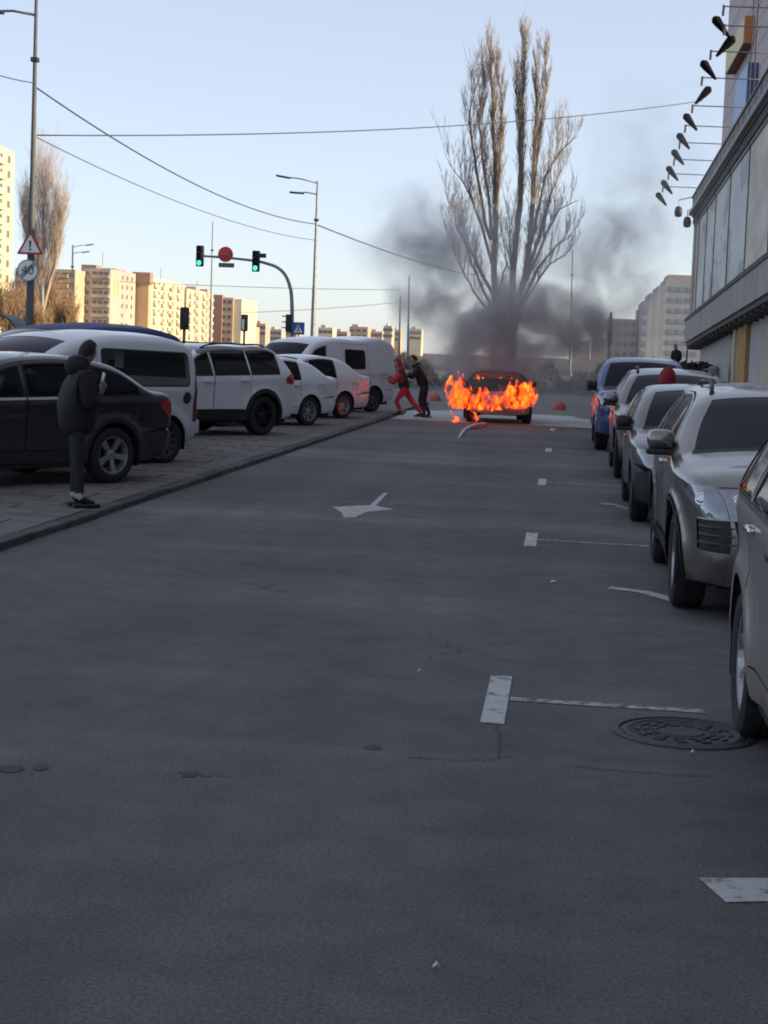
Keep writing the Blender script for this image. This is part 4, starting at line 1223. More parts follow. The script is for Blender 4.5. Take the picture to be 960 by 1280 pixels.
def person(name, label, J, f, top, legs, group=None, hood=None, hairm=HAIR, sleeve=None, shoes=SHOE, socks=None, fat=1.0, hem=.10, jfat=1.0, hs=1.0, fold=False, hands=True, palm=None, headf=None):
    """J: joints in world coordinates"""
    J = {k: Vector(v) for k, v in J.items()}
    base = (J['ankL'] + J['ankR']) / 2; base.z = min(J['ankL'].z, J['ankR'].z) - .085
    root = thing(name, label, 'person', base, 0, group)
    J = {k: v - base for k, v in J.items()}
    f = Vector(f).normalized()
    hf = Vector(headf).normalized() if headf else f
    up = (J['head'] - J['neck']).normalized()
    K = ['pel', 'che', 'neck', 'shL', 'elL', 'wrL', 'shR', 'elR', 'wrR', 'hiL', 'knL', 'ankL', 'toeL', 'hiR', 'knR', 'ankR', 'toeR']
    J.setdefault('toeL', J['ankL'] + f * .16 + Vector((0, 0, -.055))); J.setdefault('toeR', J['ankR'] + f * .16 + Vector((0, 0, -.055)))
    idx = {k: i for i, k in enumerate(K)}
    E = [('pel', 'che'), ('che', 'neck'), ('che', 'shL'), ('shL', 'elL'), ('elL', 'wrL'), ('che', 'shR'), ('shR', 'elR'), ('elR', 'wrR'), ('pel', 'hiL'), ('hiL', 'knL'), ('knL', 'ankL'), ('ankL', 'toeL'), ('pel', 'hiR'), ('hiR', 'knR'), ('knR', 'ankR'), ('ankR', 'toeR')]
    rad = dict(pel=.115, che=.125, neck=.052, shL=.062, elL=.045, wrL=.03, shR=.062, elR=.045, wrR=.03, hiL=.088 * fat, knL=.066 * fat, ankL=.05, toeL=.036, hiR=.088 * fat, knR=.066 * fat, ankR=.05, toeR=.036)
    V, F = skin_tmp([J[k] for k in K], [(idx[a], idx[b]) for a, b in E], [rad[k] for k in K])
    mb = MB()
    mats_ = [SKIN, EYE, legs, shoes, socks or legs, sleeve or top]
    fi = []
    for fc in F:
        c = sum((V[i] for i in fc), Vector()) / len(fc)
        best = min(E, key=lambda e: near_seg(c, J[e[0]], J[e[1]]))
        if best[1].startswith('toe') or (best[1].startswith('ank') and c.z < J[best[1]].z + .0): mi = 3
        elif best[1].startswith('ank') and c.z < J[best[1]].z + .06: mi = 4
        elif best[1][:2] in ('kn', 'an', 'hi'): mi = 2
        else: mi = 0 if best[1].startswith('wr') and (c - J[best[1]]).length < .05 else 5
        fi.append(mi)
    mb.v = [tuple(v) for v in V]; mb.f = F; mb.mi = fi
    mb.tube([J['neck'] - up * .03, J['head'] - up * .06], [.055, .05], 12, 0)
    M = head_mesh(mb, J['head'], hf, up)
    if hands:
        for s_, e, w in ((1, 'elL', 'wrL'), (-1, 'elR', 'wrR')):
            hand(mb, J[w], J[w] - J[e], Vector(palm) if palm else Vector((0, 0, -1)) if abs((J[w] - J[e]).normalized().z) < .8 else f, s_)
    # soles
    for a, t in (('ankL', 'toeL'), ('ankR', 'toeR')):
        d = J[t] - J[a]; d.z = 0; d.normalize()
        c = J[a] + d * .07; c.z = J[a].z - .066
        mb.rbox(c, (.095, .275, .04), .015, 3, rot=Matrix((d.cross(Vector((0, 0, 1))), d, Vector((0, 0, 1)))).transposed())
    mb.build('body', mats_, root, True, 60, fix=False)
    # jacket: looser shell over trunk and arms, with hem and cuffs
    hemp = J['pel'] + (J['pel'] - J['che']).normalized() * hem
    JK = ['che', 'mid', 'nk', 'shL', 'elL', 'wrL', 'shR', 'elR', 'wrR', 'hem']
    JP = dict(J); JP['hem'] = hemp; JP['nk'] = J['neck'] - up * .02; JP['mid'] = J['che'].lerp(hemp, .5)
    JP['wrL'] = J['wrL'] - (J['wrL'] - J['elL']).normalized() * .03; JP['wrR'] = J['wrR'] - (J['wrR'] - J['elR']).normalized() * .03
    JE = [('che', 'mid'), ('mid', 'hem'), ('che', 'nk'), ('che', 'shL'), ('shL', 'elL'), ('elL', 'wrL'), ('che', 'shR'), ('shR', 'elR'), ('elR', 'wrR')]
    jr = dict(mid=.172, che=.18, nk=.08, shL=.10, elL=.075, wrL=.052, shR=.10, elR=.075, wrR=.052, hem=.155)
    ji = {k: i for i, k in enumerate(JK)}
    V, F = skin_tmp([JP[k] for k in JK], [(ji[a], ji[b]) for a, b in JE], [jr[k] * jfat for k in JK], 0)
    mb = MB(); mb.v = [tuple(v + Vector((RNG.normal(0, .004), RNG.normal(0, .004), RNG.normal(0, .004)))) for v in V]; mb.f = F
    for fc in F:
        c = sum((V[i] for i in fc), Vector()) / len(fc)
        best = min(JE, key=lambda e: near_seg(c, JP[e[0]], JP[e[1]]))
        mb.mi.append(1 if best[1][:2] in ('el', 'wr') else 0)
    mb.build('jacket', [top, sleeve or top], root, True, fix=False)
    # hair or hood
    bm = bmesh.new(); bmesh.ops.create_uvsphere(bm, u_segments=20, v_segments=14, radius=1)
    dele = []
    for v in bm.verts:
        x, y, z = v.co
        if hood: cut = (y > .45 and z < .55) or z < -.92
        else: cut = (y > .25 and z < .45) or (z < -.25 and y > -.3) or z < -.62
        if cut: dele.append(v)
        k = 1.16 * hs if hood else 1.07
        rr = 1 + RNG.normal(0, .012)
        v.co = M @ Vector((x * .078 * k * rr, y * .098 * k * rr - (.01 if hood else .004), z * .118 * k * rr + .006)) + J['head']
    bmesh.ops.delete(bm, geom=dele, context='VERTS')
    hb = MB(); hb.add([v.co for v in bm.verts], [[v.index for v in fc.verts] for fc in bm.faces]); bm.free()
    if hood: hb.tube([J['neck'] - f * .02 - up * .03, J['neck'] + up * .05], [.10, .082], 14)
    hb.build('hood' if hood else 'hair', hood or hairm, root, True, fix=False)
    if fold:
        fm = MB(); M2 = Matrix((f.cross(Vector((0, 0, 1))), f, Vector((0, 0, 1)))).transposed()
        fm.lathe([(.001, .10), (.085, .085), (.125, .03), (.13, -.03), (.10, -.09), (.001, -.12)], 18, 'Z', J['neck'] - f * .045 + Vector((0, 0, .035)))
        fm.build('folded_hood', top, root, True, fix=False)
    if not hood and hem:
        cb_ = MB(); q = [J['neck'] + M @ Vector((.085 * cos(a), .085 * sin(a) - .012, .012 + .02 * -sin(a))) for a in np.linspace(0, 2 * pi, 17)]
        cb_.tube(q, .036, 8); cb_.build('collar', top, root, True, fix=False)
    return root, J, base

# man with his back to the camera at the kerb
def mp(dx, dy, z): return (-4.80 + dx, 16.3 + dy, PZ + z)
pr, pj, pb = person('person', 'person in black padded jacket and narrow black trousers at the kerb by the black saloon',
    dict(head=mp(.06, .02, 1.55), neck=mp(.01, 0, 1.385), che=mp(-.01, -.01, 1.17), pel=mp(-.03, 0, .85), shL=mp(-.09, .16, 1.29), elL=mp(.04, .22, 1.03), wrL=mp(.13, .15, 1.13), shR=mp(.09, -.15, 1.29), elR=mp(.13, -.15, 1.02), wrR=mp(.175, .05, 1.17),
         hiL=mp(-.08, .085, .80), knL=mp(-.06, .09, .46), ankL=mp(-.07, .09, .09), hiR=mp(-.0, -.08, .80), knR=mp(.01, -.07, .46), ankR=mp(.03, -.06, .09)),
    (.86, .5, 0), JBLACK, TBLACK, socks=SOCK, fat=.9, hem=.16, fold=True, jfat=1.2, palm=(-.5, .6, .3), headf=(.45, .89, 0))
ph = MB(); ph.rbox((0, 0, 0), (.01, .075, .15), .006)
po = ph.build('telephone', mat('phone_white', (.6, .6, .62), rough=.25), None, True, 40)
po.location = mp(.19, .12, 1.28); po.rotation_euler = (.35, .1, .6)
tag(po, 'white telephone held up in the hands of the man at the kerb', 'telephone')
# padded quilting seams on that jacket are raised rings
# the two who push the van
YP = 43.75
def q(px, py, dy=0.0): return at(px, py, YP + dy)
GP = 'people pushing the panel van'
person('person', 'person in red work clothes with dark vest pushing against the panel van',
    dict(head=q(497, 454.5), neck=q(500.5, 462), che=q(504, 472), pel=q(506, 487), shL=q(500, 466, -.17), elL=q(492, 479, -.22), wrL=q(484, 473, -.15), shR=q(501, 466, .17), elR=q(493, 477, .2), wrR=q(485, 470, .15),
         hiL=q(504, 490, -.09), knL=q(495, 501, -.1), ankL=q(501, 514.5, -.1), hiR=q(508, 490, .09), knR=q(516, 503, .1), ankR=q(527, 517, .1)), (-1, -.08, -.1), VEST, REDC, GP, hood=REDH, sleeve=REDC, fat=1.02, hem=.02, headf=(-.9, -.2, -.3))
person('person', 'person in black clothes leaning behind the one in red work clothes',
    dict(head=q(517, 449.5, .5), neck=q(519.5, 457, .5), che=q(526, 467, .5), pel=q(530, 483, .5), shL=q(521, 462, .33), elL=q(515, 472, .3), wrL=q(508, 468, .35), shR=q(522, 462, .67), elR=q(516, 471, .7), wrR=q(508, 466, .65),
         hiL=q(529, 486, .41), knL=q(525, 501, .4), ankL=q(531, 517, .4), hiR=q(532, 486, .59), knR=q(530, 502, .6), ankR=q(537, 518, .6)), (-1, .05, -.1), JBLACK, TBLACK, GP, hood=None, fat=1.0, hem=.05, headf=(-.9, .1, -.4))
# red hood between the parked cars on the right
def hq(dx, dy, z): return (1.36 + dx, 22.75 + dy, z + .04)
person('person', 'person with deep red hood bending between the silver saloon and the crossover',
    dict(head=hq(0, 0, 1.47), neck=hq(0, .05, 1.30), che=hq(0, .12, 1.10), pel=hq(0, .2, .80), shL=hq(.17, .1, 1.2), elL=hq(.24, 0, .95), wrL=hq(.2, -.15, .8), shR=hq(-.17, .1, 1.2), elR=hq(-.22, 0, .95), wrR=hq(-.15, -.15, .8),
         hiL=hq(.09, .2, .76), knL=hq(.09, .12, .43), ankL=hq(.1, .2, .09), hiR=hq(-.09, .2, .76), knR=hq(-.09, .12, .43), ankR=hq(-.1, .2, .09)), (0, -1, 0), REDH, TBLACK, hood=REDH, fat=1.05, hs=1.25, hands=True, headf=(.3, 1, .1))
# the distant one on the terrace
bp_ = at(843, 474.5, 84)
def tq(dx, dy, z): return (bp_.x + dx, 84 + dy, bp_.z + z)
person('person', 'person in dark coat standing far off on the terrace under the grey tower block',
    dict(head=tq(-.03, 0, 1.60), neck=tq(0, 0, 1.44), che=tq(.03, 0, 1.22), pel=tq(.03, 0, .9), shL=tq(-.15, .05, 1.36), elL=tq(-.19, .0, 1.08), wrL=tq(-.1, .14, .98), shR=tq(.2, 0, 1.36), elR=tq(.25, 0, 1.08), wrR=tq(.2, .12, .92),
         hiL=tq(-.06, 0, .86), knL=tq(-.07, .03, .47), ankL=tq(-.1, 0, .09), hiR=tq(.11, 0, .86), knR=tq(.12, 0, .47), ankR=tq(.14, 0, .09)), (-.2, -1, 0), JBLACK, TBLACK, hood=JBLACK, hem=.16)
TERR_Z = bp_.z

# ------------------------------------------------------------------ burning car, flames, smoke
BT = top_suv(1.30, 2.5)
BURN = dict(SUV); BURN.update(seams=False, top=BT, wb=2.5, R=.31, W=.86, belt=(1.0, .95), paint=BURNT, cladding=None, rails=None, noglass=True, h=.09, rimm=ALLOYD, mirrorm=BURNT, handlem=BURNT, more=[], doors=[(1.285, 2.1), (.36, 1.27)], bumperm=ASHM, mirror_scale=.6,
    strip=[sstrip('bumper', 'fb', 0, 'hf', -.02, .97), sstrip('windshield', 'ws', .05, 'wt', -.04, .93), sstrip('rear_window', 'rt', .03, 'rb', -.03, .88)] , side=[('bumper', [(2.95, .2), (3.02, .72), (3.5, .74), (3.5, .2)])], hoodm=BURNT, th=.22)
make_car('burning_car', 'burnt out car in flames on the foam patch, ash grey front', 'car', (-1.90, 43.55 + 2.5, .01), RZR + radians(5), BURN, None)
FL = bpy.data.materials.new('flame'); FL.use_nodes = True
nt = FL.node_tree; nt.nodes.clear()
N = nt.nodes.new; Lk = nt.links.new
tc = N('ShaderNodeTexCoord'); ns = N('ShaderNodeTexNoise'); ns.inputs['Scale'].default_value = 5.5; ns.inputs['Detail'].default_value = 5; ns.inputs['Distortion'].default_value = 1.2
mpn = N('ShaderNodeMapping'); mpn.inputs['Scale'].default_value = (1, 1, .5); Lk(tc.outputs['Object'], mpn.inputs[0]); Lk(mpn.outputs[0], ns.inputs['Vector'])
at_ = N('ShaderNodeAttribute'); at_.attribute_name = 'heat'
ad = N('ShaderNodeMath'); ad.operation = 'MULTIPLY_ADD'; Lk(ns.outputs['Fac'], ad.inputs[0]); ad.inputs[1].default_value = 1.5; Lk(at_.outputs['Fac'], ad.inputs[2])
sb_ = N('ShaderNodeMath'); sb_.operation = 'SUBTRACT'; Lk(ad.outputs[0], sb_.inputs[0]); sb_.inputs[1].default_value = .75
rp = N('ShaderNodeValToRGB'); e = rp.color_ramp.elements
e[0].position = .05; e[0].color = (.22, .012, .002, 1); e[1].position = .95; e[1].color = (1.0, .74, .22, 1)
for p_, c_ in ((.25, (.9, .08, .006, 1)), (.42, (1.0, .25, .015, 1)), (.62, (1.0, .44, .045, 1))):
    x = rp.color_ramp.elements.new(p_); x.color = c_
Lk(sb_.outputs[0], rp.inputs[0])
em = N('ShaderNodeEmission'); em.inputs['Strength'].default_value = 4.6; Lk(rp.outputs[0], em.inputs['Color'])
tr = N('ShaderNodeBsdfTransparent'); mx = N('ShaderNodeMixShader')
mr_ = N('ShaderNodeMapRange'); mr_.inputs['From Min'].default_value = .0; mr_.inputs['From Max'].default_value = .5; Lk(sb_.outputs[0], mr_.inputs['Value'])
Lk(mr_.outputs[0], mx.inputs[0]); Lk(tr.outputs[0], mx.inputs[1]); Lk(em.outputs[0], mx.inputs[2])
ou = N('ShaderNodeOutputMaterial'); Lk(mx.outputs[0], ou.inputs['Surface'])
def flames(name, label, tongues):
    """tongues: (px, py base, py top, width px, Y)"""
    V = []; Fc = []; H = []
    for (px, pb, pt, w, Y) in tongues:
        a = at(px, pb, Y); t = at(px + random.uniform(-5, 5), pt, Y + random.uniform(-.1, .1))
        n, m = 9, 9
        wr = w / 48 / 2
        ph = random.uniform(0, 6)
        o = len(V)
        for i in range(m + 1):
            s = i / m
            c = a.lerp(t, s) + Vector((sin(ph + s * 5) * wr * .45 * s, cos(ph * 1.3 + s * 4) * wr * .3 * s, 0))
            r = wr * (sin(pi * min(1, s * .9 + .12))**.7) * (1 - s**2.2) + .004
            for k in range(n):
                an = 2 * pi * k / n
                rr = r * (1 + .28 * sin(3 * an + ph + s * 4) + random.uniform(-.12, .12))
                V.append(c + Vector((rr * cos(an), rr * sin(an) * .8, random.uniform(-.02, .02))))
                H.append(1.25 * (1 - s)**.7 + .24)
        for i in range(m):
            for k in range(n):
                p = o + i * n + k; q_ = o + i * n + (k + 1) % n
                Fc.append((p, q_, q_ + n, p + n))
    me = bpy.data.meshes.new(name); me.from_pydata([tuple(v) for v in V], [], Fc); me.materials.append(FL)
    at2 = me.attributes.new('heat', 'FLOAT', 'POINT'); at2.data.foreach_set('value', H); me.shade_smooth()
    o = obj(name, me); tag(o, label, 'fire'); return o
R_ = random.uniform
T1 = [(571 + R_(-5, 6), 511 + R_(-5, 1), 466 + R_(-3, 22), R_(10, 19), 42.6 + R_(-.15, .5)) for _ in range(16)]
flames('flame', 'tall flame column at the front corner of the burning car', T1)
T2 = [(600 + R_(-18, 34), 511 + R_(-3, 3), 486 + R_(-7, 9), R_(10, 18), 42.62 + R_(-.12, .1)) for _ in range(34)]
flames('flame', 'low flames behind the bonnet edge of the burning car', [(602 + R_(-18, 34), 496 + R_(-3, 3), 481 + R_(-5, 8), R_(8, 14), 43.5 + R_(-.4, .4)) for _ in range(14)])
flames('flame', 'row of low flames across the bonnet of the burning car', T2)
T3 = [(651 + R_(-17, 15), 511 + R_(-5, 1), 476 + R_(-6, 14), R_(13, 24), 42.62 + R_(-.14, .3)) for _ in range(32)]
T3 += [(661, 490, 466, 6, 42.6), (666, 500, 474, 7, 42.7), (640, 500, 474, 8, 42.8)]
flames('flame', 'broad bright flame opposite the tall column on the burning car', T3)
T4 = [(592 + R_(0, 52), 487, 473 + R_(-2, 6), R_(9, 14), 44.4 + R_(-.3, .5)) for _ in range(12)] + [(602, 486, 469, 10, 44.6), (598, 488, 473, 9, 44.8), (606, 488, 472, 8, 44.7), (626, 484, 474, 8, 44.9)]
flames('flame', 'small flame rising inside the cabin of the burning car', T4)
flames('flame', 'little flame on the ground under the tall flame column', [(569, 528, 512, 9, 42.45), (573, 527, 516, 8, 42.4)])
flames('flame', 'little flame licking the ash grey bumper of the burning car', [(598, 525, 515, 9, 42.45), (594, 526, 518, 8, 42.4)])
# smoke: soot in one closed body of air
SM = bpy.data.materials.new('smoke'); SM.use_nodes = True
nt = SM.node_tree; nt.nodes.clear(); N = nt.nodes.new; Lk = nt.links.new
geo = N('ShaderNodeNewGeometry')
def vm(op, a, b):
    n = N('ShaderNodeVectorMath'); n.operation = op
    for i, v in enumerate((a, b)):
        if hasattr(v, 'links'): Lk(v, n.inputs[i])
        else: n.inputs[i].default_value = v
    return n
def ma(op, a, b=None, c=None, clamp=False):
    n = N('ShaderNodeMath'); n.operation = op; n.use_clamp = clamp
    for i, v in enumerate((a, b, c)):
        if v is None: continue
        if hasattr(v, 'links'): Lk(v, n.inputs[i])
        else: n.inputs[i].default_value = v
    return n.outputs[0]
pos = geo.outputs['Position']
ns = N('ShaderNodeTexNoise'); ns.inputs['Scale'].default_value = .95; ns.inputs['Detail'].default_value = 4.5; ns.inputs['Roughness'].default_value = .62; ns.inputs['Distortion'].default_value = .4
Lk(pos, ns.inputs['Vector'])
wob = N('ShaderNodeTexNoise'); wob.inputs['Scale'].default_value = .5; wob.inputs['Detail'].default_value = 2; Lk(pos, wob.inputs['Vector'])
wv = vm('MULTIPLY_ADD', vm('SUBTRACT', wob.outputs['Color'], (.5, .5, .5)).outputs[0], (2.6, 2.6, 2.6)); Lk(pos, wv.inputs[2])
P_ = wv.outputs[0]
tot = None
for (px, py, rx, rz, st) in [(640, 400, 2.7, 1.45, 1.25), (632, 372, 1.5, 1.1, .7), (625, 430, 1.5, 1.3, .6), (650, 470, 3.4, 1.0, .26), (590, 455, 1.3, 1.1, .35), (655, 455, 1.3, 1.1, .35), (715, 415, 1.5, 1.2, 1.25), (610, 440, 1.6, 1.5, .95), (535, 330, 1.4, 1.8, .75), (500, 305, 1.5, 1.4, .30), (560, 280, 1.3, 1.0, .25), (610, 310, 2.6, 1.8, .22), (745, 310, 1.7, 1.8, .42), (800, 280, 2.3, 2.2, .14), (560, 400, 1.6, 1.0, .45), (820, 200, 2.6, 3.2, .08), (770, 375, 1.9, 1.7, .35)]:
    c = at(px, py, 45.3)
    d = vm('DIVIDE', vm('SUBTRACT', P_, tuple(c)).outputs[0], (rx, 1.7, rz)).outputs[0]
    ln = N('ShaderNodeVectorMath'); ln.operation = 'LENGTH'; Lk(d, ln.inputs[0])
    mr2 = N('ShaderNodeMapRange'); mr2.interpolation_type = 'SMOOTHSTEP'
    mr2.inputs['From Min'].default_value = 1.05; mr2.inputs['From Max'].default_value = .15; mr2.inputs['To Min'].default_value = 0; mr2.inputs['To Max'].default_value = st
    Lk(ln.outputs['Value'], mr2.inputs['Value'])
    tot = mr2.outputs[0] if tot is None else ma('ADD', tot, mr2.outputs[0])
nm = N('ShaderNodeMapRange'); nm.inputs['From Min'].default_value = .36; nm.inputs['From Max'].default_value = .66; nm.inputs['To Max'].default_value = 1.4; Lk(ns.outputs['Fac'], nm.inputs['Value'])
den = ma('MULTIPLY', ma('MULTIPLY', tot, nm.outputs[0]), 2.0)
pv = N('ShaderNodeVolumePrincipled'); pv.inputs['Color'].default_value = (.84, .80, .78, 1); pv.inputs['Anisotropy'].default_value = .1
pv.inputs['Absorption Color'].default_value = (.12, .12, .13, 1)
Lk(den, pv.inputs['Density'])
ou = N('ShaderNodeOutputMaterial'); Lk(pv.outputs[0], ou.inputs['Volume'])
mb = MB(); mb.bbox(-7.2, 6.4, 43.9, 47.6, .5, 9.2)
sm = mb.build('smoke', SM); tag(sm, 'grey brown smoke drifting up from the burning car', 'smoke', kind='stuff')
scene.cycles.volume_step_rate = 1.0
scene.cycles.volume_max_steps = 256
# hose and spilled streaks
def streak(name, pts, w, m, label, cat):
    P = [gp(*p_) for p_ in pts]; b = MB()
    b.tube([(p.x, p.y, .014 + .004 * i % 2) for i, p in enumerate(P)], w, 6)
    o = b.build(name, m, None, True); tag(o, label, cat)
streak('hose', [(574, 548), (577, 543), (580, 539), (587, 535), (596, 532), (606, 531)], .035, mat('white_hose', (.6, .6, .6), rough=.7), 'white hose end lying curved before the burning car', 'hose')
streak('melted_trim', [(590, 537), (600, 535), (607, 532)], .03, mat('melted_red_plastic', (.45, .05, .03), rough=.5), 'red melted strip on the road before the burning car', 'debris')
DOMEM = mat('faded_red_paint', (.42, .10, .08), rough=.7, var=.3, vscale=8)
for (px, py, lab) in [(543, 501, 'red concrete half dome beyond the person in black'), (699, 512, 'red concrete half dome beyond the burning car towards the pickup')]:
    p = gp(px, py)
    b = MB(); b.lathe([(.25, 0), (.25, .05)] + [(.24 * cos(a), .05 + .24 * sin(a)) for a in np.linspace(0, pi / 2 - .02, 9)], 24)
    o = b.build('bollard', DOMEM, None, True, 50, (p.x, p.y, -.004)); tag(o, lab, 'bollard')

# ------------------------------------------------------------------ the shop building (its own slope: it stands 2 degrees off the road)
TH = math.atan(72 / 2090)
shop = thing('shop_building', 'long shop building with faded mural panels, concrete canopy and floodlights on the roof edge', 'building', (0, 0, CAM_H))
shop.rotation_euler = (-TH, 0, 0)
SR = Matrix.Rotation(-TH, 3, 'X')
def lx(px, py, X):
    d = SR.transposed() @ ray(px, py); return d * (X / d.x)
def ly(px, py, Y):
    d = SR.transposed() @ ray(px, py); return d * (Y / d.y)
def tow(v): return SR @ Vector(v) + Vector((0, 0, CAM_H))
CONC = mat('grey_concrete', (.34, .315, .30), rough=.9, var=.22, vscale=.8, bump=.3, bscale=12)
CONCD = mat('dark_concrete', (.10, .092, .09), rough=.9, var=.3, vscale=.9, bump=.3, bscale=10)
METALC = mat('weathered_metal_sheet', (.16, .145, .14), rough=.6, metal=.3, var=.3, vscale=1.2)
PALEW = mat('pale_render', (.42, .40, .39), rough=.9, var=.12, vscale=.6)
def b1(name, x0, x1, y0, y1, z0, z1, m, parent=None):
    b = MB(); b.bbox(x0, x1, y0, y1, z0, z1); return b.build(name, m, parent or shop)
b1('wall', 7.85, 30, -70, 100, -6, 4.7, PALEW)
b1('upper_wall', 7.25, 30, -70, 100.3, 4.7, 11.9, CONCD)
cn = b1('canopy', 6.85, 30, -70, 100.1, 4.62, 5.86, CONC)
b1('canopy_drip', 6.80, 7.3, -70, 100.16, 5.865, 6.06, CONCD, cn)
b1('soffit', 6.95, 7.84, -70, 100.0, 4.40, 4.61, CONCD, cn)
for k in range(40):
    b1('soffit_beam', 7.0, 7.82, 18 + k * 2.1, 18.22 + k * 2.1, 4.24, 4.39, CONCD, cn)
pp = b1('parapet', 6.9, 7.9, -70, 100.2, 11.95, 13.05, METALC)
b1('parapet_cap', 6.84, 7.95, -70, 100.26, 13.055, 13.16, DSTEEL, pp)
b1('gutter', 6.72, 6.895, -70, 100.26, 12.05, 12.25, STEEL, pp)
b1('cornice', 6.98, 7.24, -70, 100.22, 11.55, 11.945, CONCD, pp)
b1('roof', 7.95, 30, -70, 100.1, 11.95, 12.6, CONCD)
for k in range(34):
    y = 30 + k * 2.1
    b1('parapet_seam', 6.885, 6.899, y, y + .05, 12.3, 13.04, DSTEEL, pp)
# mural: printed panels, faded
def mural(name, cols, seed):
    m = bpy.data.materials.new(name); m.use_nodes = True
    nt = m.node_tree; b = nt.nodes['Principled BSDF']; N = nt.nodes.new; L = nt.links.new
    tc = N('ShaderNodeTexCoord')
    mp_ = N('ShaderNodeMapping'); mp_.inputs['Location'].default_value = (seed * 3.1, seed * 7.7, seed); mp_.inputs['Scale'].default_value = (1, .16, .34); mp_.inputs['Rotation'].default_value = (.5, 0, 0); L(tc.outputs['Object'], mp_.inputs[0])
    v = N('ShaderNodeTexVoronoi'); v.inputs['Scale'].default_value = 1.7; v.feature = 'F1'
    n = N('ShaderNodeTexNoise'); n.inputs['Scale'].default_value = 1.6; n.inputs['Detail'].default_value = 5; L(mp_.outputs[0], n.inputs['Vector'])
    mixv = N('ShaderNodeVectorMath'); mixv.operation = 'MULTIPLY_ADD'; L(n.outputs['Color'], mixv.inputs[0]); mixv.inputs[1].default_value = (.9, .9, .9); L(mp_.outputs[0], mixv.inputs[2])
    L(mixv.outputs[0], v.inputs['Vector'])
    sp_ = N('ShaderNodeSeparateColor'); L(v.outputs['Color'], sp_.inputs[0])
    r = N('ShaderNodeValToRGB'); r.color_ramp.interpolation = 'CONSTANT'
    e = r.color_ramp.elements; e[0].color = (*cols[0], 1); e[1].position = .999; e[1].color = (*cols[-1], 1)
    for i, c in enumerate(cols[1:-1] or cols): x = e.new((i + 1) / (len(cols) - .3)); x.color = (*c, 1)
    L(sp_.outputs[0], r.inputs[0])
    mx = N('ShaderNodeMix'); mx.data_type = 'RGBA'; mx.blend_type = 'OVERLAY'; mx.inputs[0].default_value = .6; L(r.outputs[0], mx.inputs[6]); L(n.outputs['Fac'], mx.inputs[7])
    mxx = N('ShaderNodeMix'); mxx.data_type = 'RGBA'; mxx.inputs[0].default_value = .0; L(mx.outputs[2], mxx.inputs[6]); mxx.inputs[7].default_value = (*cols[0], 1)
    L(mxx.outputs[2], b.inputs['Base Color']); b.inputs['Roughness'].default_value = .7
    return m
cuts = [100.25, 98.9, 96.3, 91.2, 86.0, 78.5, 70.6, 62.5, 54, 45.5, 37, 28.5, 20]
cset = [[(.62, .57, .44), (.6, .56, .46)], [(.50, .38, .35), (.42, .41, .42), (.34, .34, .36)], [(.40, .42, .41), (.62, .62, .59), (.47, .48, .48)], [(.40, .42, .42), (.64, .64, .61), (.34, .36, .37)],
        [(.46, .48, .48), (.66, .66, .64), (.40, .42, .44)], [(.43, .45, .46), (.62, .63, .62), (.48, .50, .50)], [(.56, .52, .45), (.62, .58, .50), (.52, .48, .43)]]
for i in range(len(cuts) - 1):
    m = mural('mural_print_%s' % 'abcdefghijklmn'[i], cset[min(i, len(cset) - 1)], i)
    b = MB(); b.bbox(7.10, 7.245, cuts[i + 1] + .16, cuts[i] - .16, 6.09, 11.53); po = b.build('mural_panel', m, shop)
    b = MB(); b.bbox(7.06, 7.245, cuts[i] - .15, cuts[i] - .03, 6.09, 11.53); b.bbox(7.04, 7.095, cuts[i + 1] + .16, cuts[i] - .16, 6.09, 6.28); b.bbox(7.04, 7.095, cuts[i + 1] + .16, cuts[i] - .16, 11.36, 11.53); b.build('panel_frame', DSTEEL if i else CONC, po)
# ground floor bays
ORM = mat('ochre_render', (.42, .24, .10), rough=.85, var=.2, vscale=.8)
DOORM = mat('dark_door', (.05, .045, .045), rough=.4)
PNL = mat('pale_cladding', (.40, .385, .375), rough=.8, var=.12, vscale=.6)
PNL2 = mat('warm_cladding', (.43, .37, .31), rough=.8, var=.15, vscale=.6)
b1('cladding_panel', 7.78, 7.845, 91.0, 99.95, -6, 4.38, PNL); b1('cladding_panel', 7.78, 7.845, 82.0, 90.94, -6, 4.38, PNL)
b1('door', 7.79, 7.845, 78.6, 81.9, -6, 4.36, DOORM); b1('pilaster', 7.55, 7.845, 77.3, 78.5, -6, 4.385, PNL2); b1('pilaster', 7.60, 7.845, 73.2, 77.2, -6, 4.385, ORM)
for k in range(14):
    b1('cladding_panel', 7.78, 7.845, 73.1 - (k + 1) * 3.6 + .06, 73.1 - k * 3.6, -6, 4.38, PNL2 if k % 3 else PNL)
# end wall window strip and rain pipe
b = MB(); b.tube([(7.0, 99.6, 4.2), (7.0, 99.6, 1.0)], .05, 8); b.build('rain_pipe', DSTEEL, shop)
LAMPB = mat('lamp_black', (.006, .006, .008), rough=.85, spec=.1)
